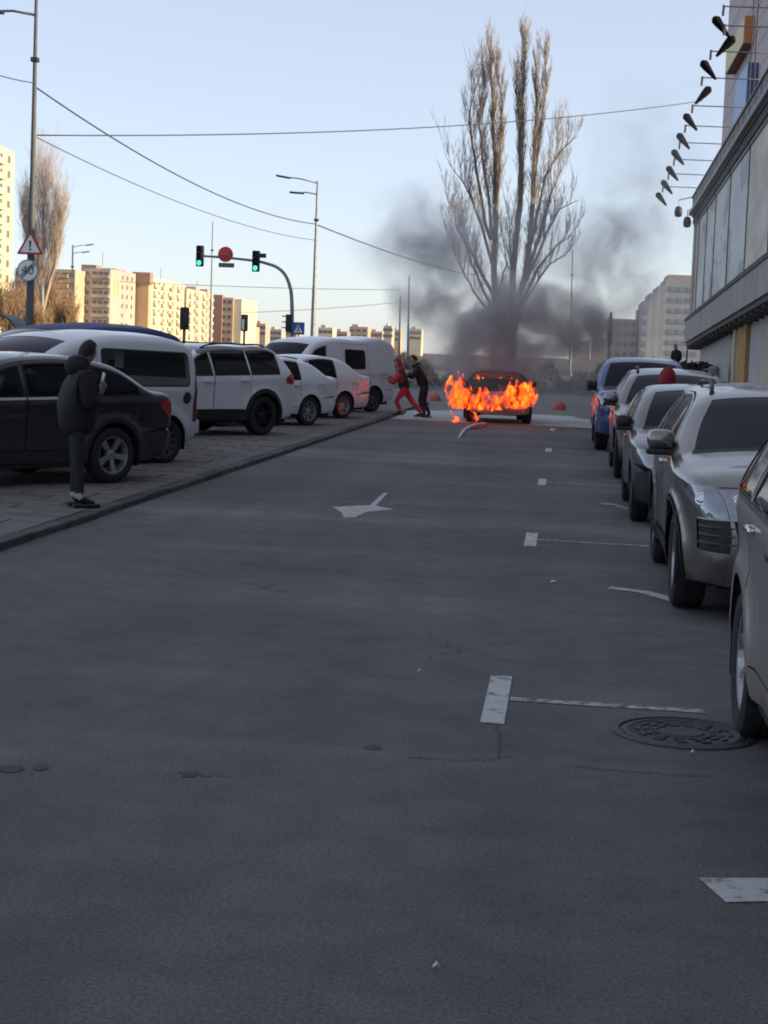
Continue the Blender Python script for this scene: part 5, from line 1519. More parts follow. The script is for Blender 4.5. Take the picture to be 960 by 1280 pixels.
# floodlights on arms
for i, (px, py, kind) in enumerate([(905, 8, 0), (906, 32, 1), (889, 64, 0), (878, 97, 1), (866, 132, 0), (857, 157, 0), (850, 178, 0), (843, 199, 0), (836, 217, 0), (829, 233, 0)]):
    p = lx(px, py, 5.3)
    lab = ['floodlight on roof arm cut by the top picture edge', 'long dark floodlight hanging straight before the yellow sign box', 'dark floodlight on its arm just below the yellow sign box', 'dark floodlight turned the other way beside the blue sign box', 'dark floodlight below the one that is turned the other way', 'fifth floodlight from the far corner of the roof edge', 'fourth floodlight from the far corner of the roof edge', 'third floodlight from the far corner of the roof edge', 'second floodlight from the far corner of the roof edge', 'last floodlight on an arm at the far corner of the roof'][i]
    t = thing('floodlight', lab, 'floodlight', (0, 0, CAM_H), 0, 'floodlights on arms along the roof edge'); t.rotation_euler = (-TH, 0, 0)
    b = MB(); b.tube([p, p + Vector((3.6, 0, -.05))], .028, 6); b.tube([p + Vector((3.6, 0, -.05)), Vector((p.x + 3.6, p.y, 12.6))], .04, 6); b.build('arm', STEEL, t, True)
    b = MB(); b.tube([p + Vector((0, 0, .05)), p + Vector((-.02, 0, -.35))], .05, 6); b.build('bracket', DSTEEL, t)
    s = -1 if kind == 0 else 1
    M = Matrix.Rotation(radians(40 * s), 3, 'Y')
    c = p + Vector((.10 * s, 0, -.72))
    b = MB()
    b.tube([c + M @ Vector((0, 0, .42)), c + M @ Vector((0, 0, .30)), c + M @ Vector((0, 0, .05)), c + M @ Vector((0, 0, -.55))], [.07, .18, .16, .05], 8)
    b.rbox(c + M @ Vector((.1 * -s, 0, .22)), (.14, .2, .2), .03, rot=M)
    hd = b.build('housing', LAMPB, t, True, 40)
    b = MB(); b.rbox(c + M @ Vector((.115 * s, 0, .0)), (.02, .12, .5), .008, rot=M @ Matrix.Rotation(radians(9 * s), 3, 'Y')); b.build('lens', LAMPB, hd)
for (px, py, Y, lab) in [(848, 264, 100.9, 'small round lamp on the far corner under the roof edge'), (859, 277, 99.5, 'lower small round lamp hanging at the far corner of the facade')]:
    p = ly(px, py, Y); t = thing('corner_lamp', lab, 'lamp', (0, 0, CAM_H)); t.rotation_euler = (-TH, 0, 0)
    b = MB(); b.tube([(6.9, min(Y, 100.1), p.z + .75), (p.x, Y, p.z + .65), (p.x, Y, p.z + .2)], .03, 6); b.build('bracket', STEEL, t)
    b = MB(); b.lathe([(.001, .3), (.16, .25), (.24, .0), (.2, -.3), (.001, -.36)], 14, 'Z', p); b.build('housing', BLACKP, t, True)
# tall block beyond, seen over the roof edge
PINK = mat('pinkish_render', (.50, .44, .45), rough=.9, var=.1, vscale=.1)
TX = 20.0
def wpt(px, py, X):
    d = ray(px, py); return Vector((0, 0, CAM_H)) + d * (X / d.x)
pf, pn = wpt(907, 90, TX), wpt(975, 90, TX)
tw = thing('tower_block', 'pale pinkish tower block with coloured bays rising behind the shop roof edge', 'building', (TX, pf.y, 0))
def tb(name, x0, x1, y0, y1, z0, z1, m, parent=None):
    b = MB(); b.bbox(x0 - TX, x1 - TX, y0 - pf.y, y1 - pf.y, z0, z1); return b.build(name, m, parent or tw)
tb('wall', TX, TX + 30, pn.y, pf.y, -4, 66, PINK)
for z in range(8, 66, 3): tb('floor_joint', TX - .03, TX - .001, pn.y, pf.y, z, z + .12, mat('grey_pink_band', (.38, .34, .35), rough=.9))
YEL = mat('yellow_panel', (.62, .50, .22), rough=.5); ORG = mat('orange_panel', (.50, .19, .05), rough=.5); DRED = mat('dark_red_panel', (.16, .03, .02), rough=.6)
BL1 = mat('light_blue_panel', (.25, .40, .68), rough=.5); BL2 = mat('dark_blue_panel', (.06, .07, .26), rough=.5)
for (a, c, zt_, zb_, mm) in [(wpt(929, 58, 18.8), wpt(907, 90, 18.8), wpt(929, 24, 18.8).z, None, (YEL, ORG, DRED)), (wpt(933, 120, 18.8), wpt(917, 150, 18.8), wpt(933, 82, 18.8).z, 10, (BL1, BL2, BL2))]:
    z0 = zb_ or (a.z + c.z) / 2
    bay_ = tb('coloured_bay', 18.85, TX - .01, a.y + .1, c.y - .1, z0 + .05, zt_ - .05, mm[2])
    tb('side_panel', 18.75, 18.845, a.y, c.y, z0, zt_, mm[0], bay_); tb('front_panel', 18.85, TX - .01, a.y, a.y + .095, z0, zt_, mm[1], bay_)
an = thing('antenna_frame', 'thin dark antenna rods standing on the shop roof before the tower', 'antenna', (0, 0, CAM_H)); an.rotation_euler = (-TH, 0, 0)
for (px, py) in ((940, 50), (946, 42)):
    p = lx(px, py, 8.3)
    b = MB(); b.tube([(8.3, p.y, 12.6), (8.3, p.y, p.z + 6)], .035, 6); b.build('rod', DSTEEL, an)
b = MB()
for dz in (0, 1.2, 2.4): b.tube([(8.3, lx(940, 50, 8.3).y - 4, lx(946, 42, 8.3).z + dz), (8.3, lx(940, 50, 8.3).y + .3, lx(946, 42, 8.3).z + dz)], .025, 5)
b.build('cross_bar', STEEL, an)

# ------------------------------------------------------------------ housing blocks in the distance
WING = mat('window_dark', (.13, .125, .12), rough=.2); WFR = mat('window_frame_pale', (.5, .48, .44), rough=.7)
def window_mesh(w, h):
    b = MB(); b.box((0, 0, 0), (w, .06, h), 1); b.box((0, -.05, -h * .02), (w * .42, .05, h * .84), 0); 
    b.v = []; b.f = []; b.mi = []
    b.box((0, 0, 0), (w, .10, h), 1)
    for s in (-1, 1): b.box((s * w * .235, -.06, 0), (w * .42, .03, h * .86), 0)
    return b.mesh('window', [WING, WFR])
WM = {}
def block(root, x0, x1, y0, y1, z1, m, name='wall', z0=-4):
    b = MB(); b.bbox(x0, x1, y0, y1, z0, z1); return b.build(name, m, root)
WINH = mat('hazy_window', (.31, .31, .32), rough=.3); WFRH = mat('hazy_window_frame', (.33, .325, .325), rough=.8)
def windows(root, axis, fix, a0, a1, ztop, floors, n, w=1.5, h=1.5, fl=2.8, skip=0.0, dz=1.3, hazy=False):
    key = (w, h, hazy)
    if key not in WM:
        WM[key] = window_mesh(w, h)
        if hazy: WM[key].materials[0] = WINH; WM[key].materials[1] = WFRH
    for i in range(floors):
        for k in range(n):
            if random.random() < skip: continue
            a = a0 + (a1 - a0) * (k + .5) / n; z = ztop - dz - i * fl
            o = obj('window', WM[key], root, (a, fix - .05, z) if axis == 'x' else (fix + .05, a, z), (0, 0, 0 if axis == 'x' else pi / 2))
def loggias(root, axis, fix, a0, a1, ztop, floors, m, fl=2.8, dz=1.2):
    me = None
    for i in range(floors):
        z = ztop - dz - i * fl
        b = MB()
        b.bbox(a0, a1, fix - .9, fix - .02, z - 1.25, z - .25) if axis == 'x' else b.bbox(fix + .02, fix + .9, a0, a1, z - 1.25, z - .25)
        b.build('balcony', m, root)
YELW = mat('sunlit_pale_render', (.55, .50, .40), rough=.9, var=.15, vscale=.12)
YELW2 = mat('cream_render', (.58, .52, .40), rough=.9, var=.12, vscale=.1)
BRN = mat('brown_panel_wall', (.46, .34, .26), rough=.9, var=.15, vscale=.1)
GRYB = mat('grey_brown_panel', (.42, .38, .35), rough=.9, var=.15, vscale=.1)
REDB = mat('red_brown_roof', (.34, .21, .17), rough=.9)
ORB = mat('orange_brown_wall', (.54, .36, .23), rough=.9, var=.15, vscale=.1)
PNK = mat('pink_panel_wall', (.48, .36, .31), rough=.9, var=.12, vscale=.1)
hb = thing('apartment_block', 'long nine-storey apartment block with sunlit yellow side and grey balconies', 'building', (-140, 540, 0))
def HB(x): return x
def rel(root, ob):
    ob.location = Vector(ob.location) - root.location; return ob
def blockw(root, x0, x1, y0, y1, z1, m, name='wall', z0=-6):
    l = root.location
    return block(root, x0 - l.x, x1 - l.x, y0 - l.y, y1 - l.y, z1, m, name, z0)
def winw(root, axis, fix, a0, a1, *ar, **kw):
    l = root.location
    if axis == 'x': windows(root, 'x', fix - l.y, a0 - l.x, a1 - l.x, *ar, **kw)
    else: windows(root, 'y', fix - l.x, a0 - l.y, a1 - l.y, *ar, **kw)
blockw(hb, -141.5, -133.2, 480, 509, 22.6, GRYB)
blockw(hb, -142.0, -137.5, 480.4, 486, 23.6, REDB, 'stair_head')
blockw(hb, -138.5, -134, 488, 500, 23.1, REDB, 'roof_head')
l = hb.location
loggias(hb, 'x', 480 - l.y, -138.6 - l.x, -133.4 - l.x, 22.2, 8, mat('balcony_front', (.42, .37, .33), rough=.9, var=.2, vscale=.3))
winw(hb, 'x', 480, -138.6, -133.4, 22.4, 8, 3, w=1.4, h=1.5)
winw(hb, 'x', 480, -141.3, -138.8, 22.4, 8, 1, w=1.3, h=1.4)
b = MB(); b.bbox(-133.18 - l.x, -133.12 - l.x, 484 - l.y, 489 - l.y, 15.5, 19.3); b.build('painted_field', ORB, hb)
winw(hb, 'y', -133.2, 491, 507, 22.0, 8, 3, w=1.6, h=1.5, skip=.2)
blockw(hb, -141, -129.6, 511, 560, 21.8, YELW2); blockw(hb, -133.6, -129.4, 510.3, 513, 22.2, ORB, 'stair_wall'); blockw(hb, -134.5, -128.9, 509.8, 514, 23.2, REDB, 'roof_head', 19.5)
winw(hb, 'y', -129.6, 515, 559, 21.4, 8, 7, w=2.2, h=1.5, skip=.25)
blockw(hb, -140, -129.0, 561, 604, 20.4, YELW); winw(hb, 'y', -129.0, 563, 603, 20.0, 7, 6, w=2.2, h=1.5, skip=.25)
blockw(hb, -132.4, -128.8, 574, 580, 21.6, PNK, 'stair_head'); blockw(hb, -133, -128.6, 592, 596, 21.4, PNK, 'stair_head')
b = MB(); 
for (x, y, z) in ((-137, 485, 23.6), (-133, 540, 21.8), (-132, 590, 20.4)): b.tube([(x - l.x, y - l.y, z), (x - l.x, y - l.y, z + 4)], .08, 4)
b.build('antenna', DSTEEL, hb)
BALC = mat('cream_balcony', (.54, .47, .36), rough=.9, var=.2, vscale=.4)
for y in (517, 527, 538, 549): loggias(hb, 'y', -129.6 - l.x, y - l.y, y + 4.5 - l.y, 21.2, 8, BALC if y % 2 else ORB)
for y in (564, 575, 586, 597): loggias(hb, 'y', -129.0 - l.x, y - l.y, y + 4.5 - l.y, 19.8, 7, BALC)
h2 = thing('apartment_block', 'brown apartment block with one bright yellow end wall behind the traffic lights', 'building', (-126, 640, 0))
p1, p2, p3 = at(268, 400, 620), at(291, 400, 620), at(299, 400, 650)
zt = at(285, 372, 620).z
blockw(h2, p1.x - 8, p2.x, 620, 650, zt, BRN); blockw(h2, p2.x - 4, p2.x + 3.0, 621, 652, zt - .4, YELW2, 'end_wall')
blockw(h2, p1.x - 2, p1.x + 3, 619, 624, zt + .9, REDB, 'roof_head')
winw(h2, 'x', 620, p1.x, p2.x, zt - .2, 7, 3, w=1.5, h=1.5)
# brown block behind the bare bushes, and the sunlit tower at the picture edge
h3 = thing('apartment_block', 'sunlit brown apartment block half hidden by bare orange bushes', 'building', (-170, 470, 0))
pa, pb2 = at(18, 400, 470), at(93, 400, 470); zt = at(60, 336, 470).z
blockw(h3, pa.x, pb2.x, 470, 486, zt, mat('sandy_panel_wall', (.52, .40, .29), rough=.9, var=.15, vscale=.1))
winw(h3, 'x', 470, pa.x, pb2.x, zt - .2, 8, 9, w=1.6, h=1.5)
loggias(h3, 'x', 470 - h3.location.y, pa.x + 8 - h3.location.x, pb2.x - 2 - h3.location.x, zt, 8, mat('sandy_balcony', (.5, .34, .2), rough=.9))
h4 = thing('tower_block', 'bright yellow sunlit tower block at the picture edge', 'building', (-105, 300, 0))
pe = at(18, 190, 316)
blockw(h4, pe.x - 9, pe.x, 300, 316, pe.z, YELW2); blockw(h4, pe.x - 8, pe.x - .2, 301, 312, pe.z + .3, ORB, 'roof_head')
for i in range(11):
    z = pe.z - 3.2 - i * 2.8
    b = MB(); b.bbox(pe.x + .02 - h4.location.x, pe.x + 1.0 - h4.location.x, 302 - h4.location.y, 309 - h4.location.y, z, z + 1.1); b.build('balcony', YELW, h4)
winw(h4, 'x', 300, pe.x - 6, pe.x, pe.z - .5, 12, 3, w=1.4, h=1.5, skip=.2)
winw(h4, 'y', pe.x, 302, 315, pe.z - .5, 12, 3, w=1.6, h=1.5)
b = MB(); b.bbox(pe.x - 6.2 - h4.location.x, pe.x + .15 - h4.location.x, 299.8 - h4.location.y, 300.0 - h4.location.y, pe.z - 3.4, pe.z - .1); b.build('painted_band', ORB, h4)
# far skyline: separate little blocks
GS = 'far apartment blocks along the skyline'
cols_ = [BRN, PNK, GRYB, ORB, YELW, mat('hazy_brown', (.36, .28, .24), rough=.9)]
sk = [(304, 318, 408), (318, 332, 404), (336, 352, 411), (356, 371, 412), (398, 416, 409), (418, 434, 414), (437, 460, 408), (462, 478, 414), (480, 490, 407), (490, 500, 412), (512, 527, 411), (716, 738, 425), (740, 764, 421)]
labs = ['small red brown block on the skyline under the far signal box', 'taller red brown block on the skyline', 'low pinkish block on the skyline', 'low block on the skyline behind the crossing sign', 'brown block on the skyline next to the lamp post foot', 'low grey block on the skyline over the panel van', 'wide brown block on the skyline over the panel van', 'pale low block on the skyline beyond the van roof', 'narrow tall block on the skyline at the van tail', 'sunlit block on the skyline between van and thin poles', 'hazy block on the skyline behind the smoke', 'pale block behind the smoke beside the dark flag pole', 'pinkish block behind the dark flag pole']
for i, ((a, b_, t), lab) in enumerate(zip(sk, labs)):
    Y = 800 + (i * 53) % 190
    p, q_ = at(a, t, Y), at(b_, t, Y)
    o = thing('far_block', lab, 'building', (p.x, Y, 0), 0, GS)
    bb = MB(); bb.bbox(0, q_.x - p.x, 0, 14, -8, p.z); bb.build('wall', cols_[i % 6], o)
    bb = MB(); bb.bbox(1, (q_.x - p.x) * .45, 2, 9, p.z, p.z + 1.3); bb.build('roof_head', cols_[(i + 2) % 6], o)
    key = (2.2, 1.6)
    if key not in WM: WM[key] = window_mesh(*key)
    w_ = q_.x - p.x
    for r_ in range(2):
        for k in range(3): obj('window', WM[key], o, (w_ * (k + .5) / 3, -.05, p.z - 2 - r_ * 3))
# grey stepped tower and the pale one beyond the shop
GT = mat('hazy_blue_panel', (.38, .40, .43), rough=.9, var=.1, vscale=.15)  # distance haze mixed into the wall colour as a bluish tint
gt = thing('tower_block', 'grey stepped tower block in the haze beyond the canopy end', 'building', (25, 450, 0))
st = [(804, 813, 376), (813, 823, 366), (823, 833, 357), (833, 884, 348)]
for i, (a, b_, t) in enumerate(st):
    p, q_ = at(a, t, 450), at(b_, t, 450)
    blockw(gt, p.x, q_.x - .02, 450 + i * .3, 480, p.z, GT)
p, q_ = at(835, 350, 450), at(866, 344, 450)
blockw(gt, p.x, q_.x, 451, 470, q_.z, PNK, 'roof_head')
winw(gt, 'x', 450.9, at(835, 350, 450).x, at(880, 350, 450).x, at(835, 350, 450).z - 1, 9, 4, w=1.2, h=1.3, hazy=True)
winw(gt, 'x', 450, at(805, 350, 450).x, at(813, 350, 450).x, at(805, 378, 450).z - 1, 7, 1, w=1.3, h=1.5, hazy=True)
pt_ = thing('apartment_block', 'pale orange apartment block between flag pole and grey tower', 'building', (18, 470, 0))
p, q_ = at(760, 398, 470), at(797, 398, 470); r_ = at(806, 387, 470)
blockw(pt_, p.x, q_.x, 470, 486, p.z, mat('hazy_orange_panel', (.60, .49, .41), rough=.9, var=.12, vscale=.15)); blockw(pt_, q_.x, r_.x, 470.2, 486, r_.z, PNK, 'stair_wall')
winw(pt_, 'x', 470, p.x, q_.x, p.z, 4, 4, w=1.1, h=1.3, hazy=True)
# no block is built here to shade the crossing street

# ------------------------------------------------------------------ terrace and hedge beyond the crossing street
TM = mat('terrace_concrete', (.20, .18, .165), rough=.9, var=.3, vscale=.4)
b = MB(); b.bbox(2.3, 60, 82.5, 140, -.5, TERR_Z)
tag(b.build('terrace_wall', TM), 'low raised terrace across the far end of the street', 'wall')
# ------------------------------------------------------------------ lamp posts
def lamp_post(px, pytop, pybase, Y, r0, r1, arms, label, m=STEEL, group='street lamp posts along the avenue'):
    top = at(px[1], pytop, Y); ba = at(px[0], pybase, Y)
    d = (top - ba) / (top.z - ba.z)
    foot = ba - d * ba.z
    t = thing('lamp_post', label, 'lamp post', foot, 0, group)
    H = top.z
    mb = MB(); mb.tube([(0, 0, 0), d * .5, d * (H * .45), d * (H * .46), d * H], [r0 * 1.25, r0, r0 * .8, r0 * .66, r1], 10); mb.build('pole', m, t, True, 40)
    mb = MB(); mb.lathe([(r0 * 1.9, 0), (r0 * 1.9, .12), (r0 * 1.3, .35)], 12); mb.build('base_plate', m, t, True, 40)
    mb = MB(); mb.rbox(d * (H * .80), (r0 * 1.7, r0 * 1.7, .16), .03); mb.build('wire_clamp', DSTEEL, t)
    for (ax, ay, hz) in arms:
        p = at(ax, ay, Y) - foot
        c = d * (hz - foot.z)
        mb = MB(); mb.tube([c, c.lerp(p, .5) + Vector((0, 0, .08)), p], [.05, .045, .04], 6); arm = mb.build('arm', m, t, True)
        v = (p - c).normalized()
        mb = MB(); mb.rbox(p, (.95, .3, .12), .045, rot=Matrix((v, Vector((0, 1, 0)), v.cross(Vector((0, 1, 0))))).transposed()); mb.build('lamp_head', DSTEEL, arm, True, 50)
    return t
lamp_post((37, 46), -30, 400, 58, .155, .055, [(-12, 14, at(44, 19, 58).z)], 'tall grey lamp post carrying the warning sign and the round sign', mat('shaded_grey_steel', (.10, .108, .125), rough=.7, metal=.2, var=.2, vscale=3))  # shade on this post is put into its darker steel colour
lamp_post((391, 397), 226, 415, 109, .17, .06, [(354, 221, at(397, 229, 109).z), (371, 241, at(396, 243, 109).z)], 'tall lamp post with two arms behind the panel van')
PALEP = mat('sunlit_pale_post', (.45, .40, .32), rough=.7)
lamp_post((89, 91), 306, 415, 200, .2, .09, [(112, 306, at(91, 309, 200).z), (107, 315, at(91, 317, 200).z)], 'pale sunlit lamp post before the brown apartment block', PALEP)
lamp_post((263, 266), 277, 420, 150, .13, .05, [], 'slim bare post rising behind the traffic light arm')
lamp_post((510, 511.5), 345, 430, 240, .2, .08, [], 'thin hazy pole behind the smoke, taller of two')
lamp_post((499, 500.5), 370, 430, 240, .2, .08, [], 'thin hazy pole behind the smoke, shorter of two')
lamp_post((713, 716), 312, 440, 170, .14, .06, [], 'faint pole right behind the poplars in the smoke'.replace('right ', ''))
SIGNW = mat('sign_white', (.82, .82, .84), rough=.5); SIGNR = mat('sign_red', (.42, .03, .04), rough=.5); SIGNB = mat('sign_blue', (.03, .09, .32), rough=.5); SIGNK = mat('sign_black', (.02, .02, .022), rough=.5); SIGNBK = mat('sign_back_grey', (.25, .26, .28), rough=.6, metal=.3)
def disc(c, r, th, n=32):
    b = MB(); b.prism([(c[0] + r * cos(2 * pi * k / n), c[1] + r * sin(2 * pi * k / n)) for k in range(n)], -th, 0, 'Y'); return b
def text_mesh(s, size, m, name, parent, loc):
    cu = bpy.data.curves.new('t', 'FONT'); cu.body = s; cu.size = size; cu.align_x = 'CENTER'; cu.align_y = 'CENTER'; cu.extrude = .004
    ob = bpy.data.objects.new('t', cu); COL.objects.link(ob)
    me = bpy.data.meshes.new_from_object(ob.evaluated_get(bpy.context.evaluated_depsgraph_get()))
    bpy.data.objects.remove(ob); me.materials.clear(); me.materials.append(m)
    return obj(name, me, parent, loc, (pi / 2, 0, 0))
# warning triangle
p = at(38, 308, 57.75)
t = thing('warning_sign', 'triangular warning sign with exclamation mark on the tall lamp post', 'road sign', p)
def tri(s): return [(-s * .5, -s * .2887), (s * .5, -s * .2887), (0, s * .577)]
b = MB(); b.prism(roundpoly(tri(.98), .08), -.03, 0, 'Y'); b.build('border', SIGNR, t)
b = MB(); b.prism(roundpoly(tri(.72), .04), -.036, -.031, 'Y'); b.build('face', SIGNW, t)
b = MB(); b.prism([(-.045, .20), (.045, .20), (.022, -.04), (-.022, -.04)], -.044, -.037, 'Y'); b.prism([(.04 * cos(a), -.105 + .04 * sin(a)) for a in np.linspace(0, 2 * pi, 12, False)], -.044, -.037, 'Y'); b.build('exclamation_mark', SIGNK, t)
b = MB(); b.bbox(-.09, .09, .0, .16, -.1, .1); b.build('bracket', STEEL, t)
p = at(35, 338, 57.75)
t = thing('road_sign', 'round white sign with crossed out 40 under the warning triangle', 'road sign', p)
disc((0, 0), .385, .03).build('rim', SIGNBK, t); 
b = disc((0, 0), .345, .006); o = b.build('face', SIGNW, t); o.location = (0, -.031, 0)
text_mesh('40', .46, mat('number_grey', (.10, .11, .14), rough=.6), 'number', t, (0, -.041, 0))
b = MB()
for k in (-1, 0, 1):
    u = Vector((.7071, .7071)); n = Vector((-.7071, .7071)); c = n * k * .05; L = sqrt(max(0, .33**2 - (k * .05)**2))
    w = n * .011
    b.prism([tuple(c - u * L - w), tuple(c + u * L - w), tuple(c + u * L + w), tuple(c - u * L + w)], -.052 - abs(k) * .001, -.046, 'Y')
b.build('diagonal_strokes', SIGNK, t)
b = MB(); b.bbox(-.09, .09, .0, .16, -.1, .1); b.build('bracket', STEEL, t)
# traffic light mast
GREENL = mat('green_signal_lit', (.02, .3, .15), rough=.3, emit=(.05, .9, .45), estr=1.6)
OFFL = mat('signal_lens_off', (.03, .012, .012), rough=.2)
base = at(364.5, 460, 76); base.z = 0
mt = thing('traffic_light_mast', 'curved mast arm with two green traffic lights over the crossing', 'traffic light', base)
cp = [Vector((base.x, 76, 0)), at(365, 405, 76), at(364.5, 372, 76), at(362, 357, 76), at(356, 343, 76), at(346, 334, 76), at(332, 329, 76), at(318, 326, 76), at(282, 322, 76), at(246, 319.5, 76)]
pts = []
for i in range(len(cp) - 1):
    p0, p1, p2, p3 = cp[max(0, i - 1)], cp[i], cp[i + 1], cp[min(len(cp) - 1, i + 2)]
    for k in range(5):
        u = k / 5
        pts.append(.5 * ((2 * p1) + (p2 - p0) * u + (2 * p0 - 5 * p1 + 4 * p2 - p3) * u * u + (3 * p1 - p0 - 3 * p2 + p3) * u**3) - base)
pts.append(cp[-1] - base)
b = MB(); b.tube(pts, list(np.linspace(.095, .05, len(pts))), 10); b.build('mast', STEEL, mt, True, 40)
def signal(root, c, green, h=.95, w=.34, name='signal_head', flip=1):
    b = MB(); b.rbox(c, (w, .24, h), .05); hd = b.build(name, BLACKP, root, True, 40)
    for k in range(3):
        z = h / 3 * (1 - k)
        lit = green and k == 2
        b = MB(); b.lathe([(.001, -.035), (.08, -.03), (.108, -.0)], 18, 'Y', Vector(c) + Vector((0, -.125 * flip, z))); b.build('lens', GREENL if lit else OFFL, hd, True)
        b = MB(); b.lathe([(.125, 0), (.125, -.14), (.115, -.14), (.115, 0)], 18, 'Y', Vector(c) + Vector((0, -.122 * flip, z))); b.build('visor', BLACKP, hd, True, 40)
    return hd
signal(mt, at(250, 320, 75.85) - base, True)
hd = signal(mt, at(320, 326.5, 75.85) - base, True)
b = MB(); b.rbox(at(326, 319.5, 75.7) - base, (.5, .06, .2), .02); b.build('back_plate', BLACKP, mt)
b = MB(); cc = at(361, 404, 75.9) - base; b.rbox(cc, (.28, .26, .8), .05)
for k in (-1, 0, 1): b.rbox(cc + Vector((-.2, -.05, k * .26 + .05)), (.2, .26, .05), .02)
b.build('side_signal', BLACKP, mt, True, 40)
p = at(282, 318, 75.8); t = thing('no_entry_sign', 'round red no entry sign hung on the mast arm between two lights', 'road sign', p)
disc((0, 0), .35, .03).build('face', SIGNR, t); b = MB(); b.bbox(-.23, .23, -.038, -.031, -.045, .045); b.build('bar', mat('faded_pink', (.36, .09, .09), rough=.6), t)
b = MB(); b.bbox(-.03, .03, 0, .2, -.1, .1); b.build('bracket', STEEL, t)
p = at(283, 331.5, 75.8); t = thing('plate_sign', 'small dark plate with pale marks under the no entry sign', 'road sign', p)
b = MB(); b.rbox((0, 0, 0), (.72, .03, .2), .01); b.build('plate', SIGNK, t)
b = MB()
for k, w in enumerate((.07, .05, .08, .06, .05, .07)): b.bbox(-.29 + k * .1, -.29 + k * .1 + w, -.021, -.0155, -.045, .045)
b.build('pale_marks', SIGNBK, t)
p = at(373, 410.5, 75.6); t = thing('crossing_sign', 'square blue pedestrian crossing sign beside the mast foot', 'road sign', p)
b = MB(); b.rbox((0, 0, 0), (.56, .03, .56), .012); b.build('face', SIGNB, t)
b = MB(); b.prism([(-.2, -.19), (.2, -.19), (0, .2)], -.024, -.016, 'Y'); b.build('white_triangle', SIGNW, t)
b = MB(); b.tube([(.0, -.03, .1), (-.01, -.03, .0), (-.06, -.03, -.15)], .018, 5); b.tube([(-.01, -.03, .0), (.06, -.03, -.15)], .018, 5); b.tube([(-.06, -.03, .03), (.06, -.03, .05)], .014, 5); b.lathe([(.001, .03), (.025, 0), (.001, -.03)], 8, 'Z', (.01, -.03, .13)); b.build('walking_figure', SIGNK, t)
b = MB(); b.tube([(0, .05, .2), (0, .05, -p.z)], .035, 8); b.build('post', STEEL, t)
# two signal boxes seen from behind, on posts
for (px, t0, t1, Y, lab, m) in [(231, 384, 412, 70, 'dark signal box on brown post seen from behind', mat('rusty_post', (.20, .09, .05), rough=.9)), (306, 393, 414, 95, 'grey double signal box on thin post seen from behind', STEEL)]:
    a, c = at(px, t0, Y), at(px, t1, Y)
    t = thing('signal_post', lab, 'traffic light', (a.x, Y, 0))
    b = MB(); h = a.z - c.z; b.rbox((0, 0, (a.z + c.z) / 2), (.36, .3, h), .05); b.build('signal_box', DSTEEL if px > 300 else BLACKP, t, True, 40)
    b = MB(); b.tube([(0, 0, 0), (0, 0, c.z + .02)], .07, 8); b.build('post', m, t, True)
    if px > 300:
        b = MB(); b.rbox((-.05, -.16, (a.z + c.z) / 2 - .1), (.14, .03, h * .6), .01); b.build('slot', SIGNW, t)
# overhead wires
WIRE = mat('wire_black', (.04, .04, .045), rough=.6)
def wire(a, c, sag, r, label):
    a, c = Vector(a), Vector(c)
    P = [a.lerp(c, k / 24) - Vector((0, 0, sag * 4 * (k / 24) * (1 - k / 24))) for k in range(25)]
    b = MB(); b.tube([p - a for p in P], r, 5); o = b.build('overhead_wire', WIRE, None, True, None, tuple(a)); tag(o, label, 'wire', 'overhead wires over the avenue')
P1 = at(44, 104, 58)
wire(at(-40, 82, 40), P1, .05, .018, 'overhead wire running up to the clamp of the tall lamp post')
wire(at(46, 110, 58), at(394, 280, 109), .9, .03, 'thick overhead wire from the tall lamp post to the two-armed one')
wire(at(396, 281, 109), at(640, 345, 300), 1.2, .045, 'overhead wire from the two-armed lamp post into the smoke')
wire(at(46, 169, 58), at(878, 126, 97), .55, .024, 'straight span wire across the sky from lamp post to shop roof')
wire(at(46, 172, 58), at(393, 300, 109), .6, .018, 'thin faint wire falling from the span wire clamp')
wire(at(150, 352, 150), at(500, 362, 240), .2, .03, 'faint low wire beyond the traffic lights, upper of two')
wire(at(300, 391, 200), at(505, 377, 240), .2, .03, 'faint low wire beyond the traffic lights, lower of two')
# furled flag behind the pickup
a, c = at(757, 492, 46), at(763.5, 390, 46)
t = thing('flag_pole', 'thin dark pole with furled dark flag beside the blue pickup', 'flag', (a.x, 46, 0))
d = (c - a) / (c.z - a.z)
b = MB(); b.tube([(0, 0, 0), d * c.z], .022, 8); b.build('pole', DSTEEL, t, True)
b = MB(); b.tube([d * (c.z - .02), d * (c.z - .3), d * (c.z - .75), d * (c.z - .95)], [.03, .06, .07, .03], 8); b.build('furled_flag', JBLACK, t, True)
# grey post by the shop wall, seen over the silver off-roader
p = at(891, 487, 40)
b = MB(); b.lathe([(.11, 0), (.11, p.z + .10), (.13, p.z + .12), (.13, p.z + .36), (.10, p.z + .42), (.001, p.z + .44)], 18)
o = b.build('bollard', mat('grey_painted_metal', (.15, .15, .165), rough=.6), None, True, 40, (p.x, 40, .12)); tag(o, 'grey round-topped post on the pavement before the shop wall', 'bollard')
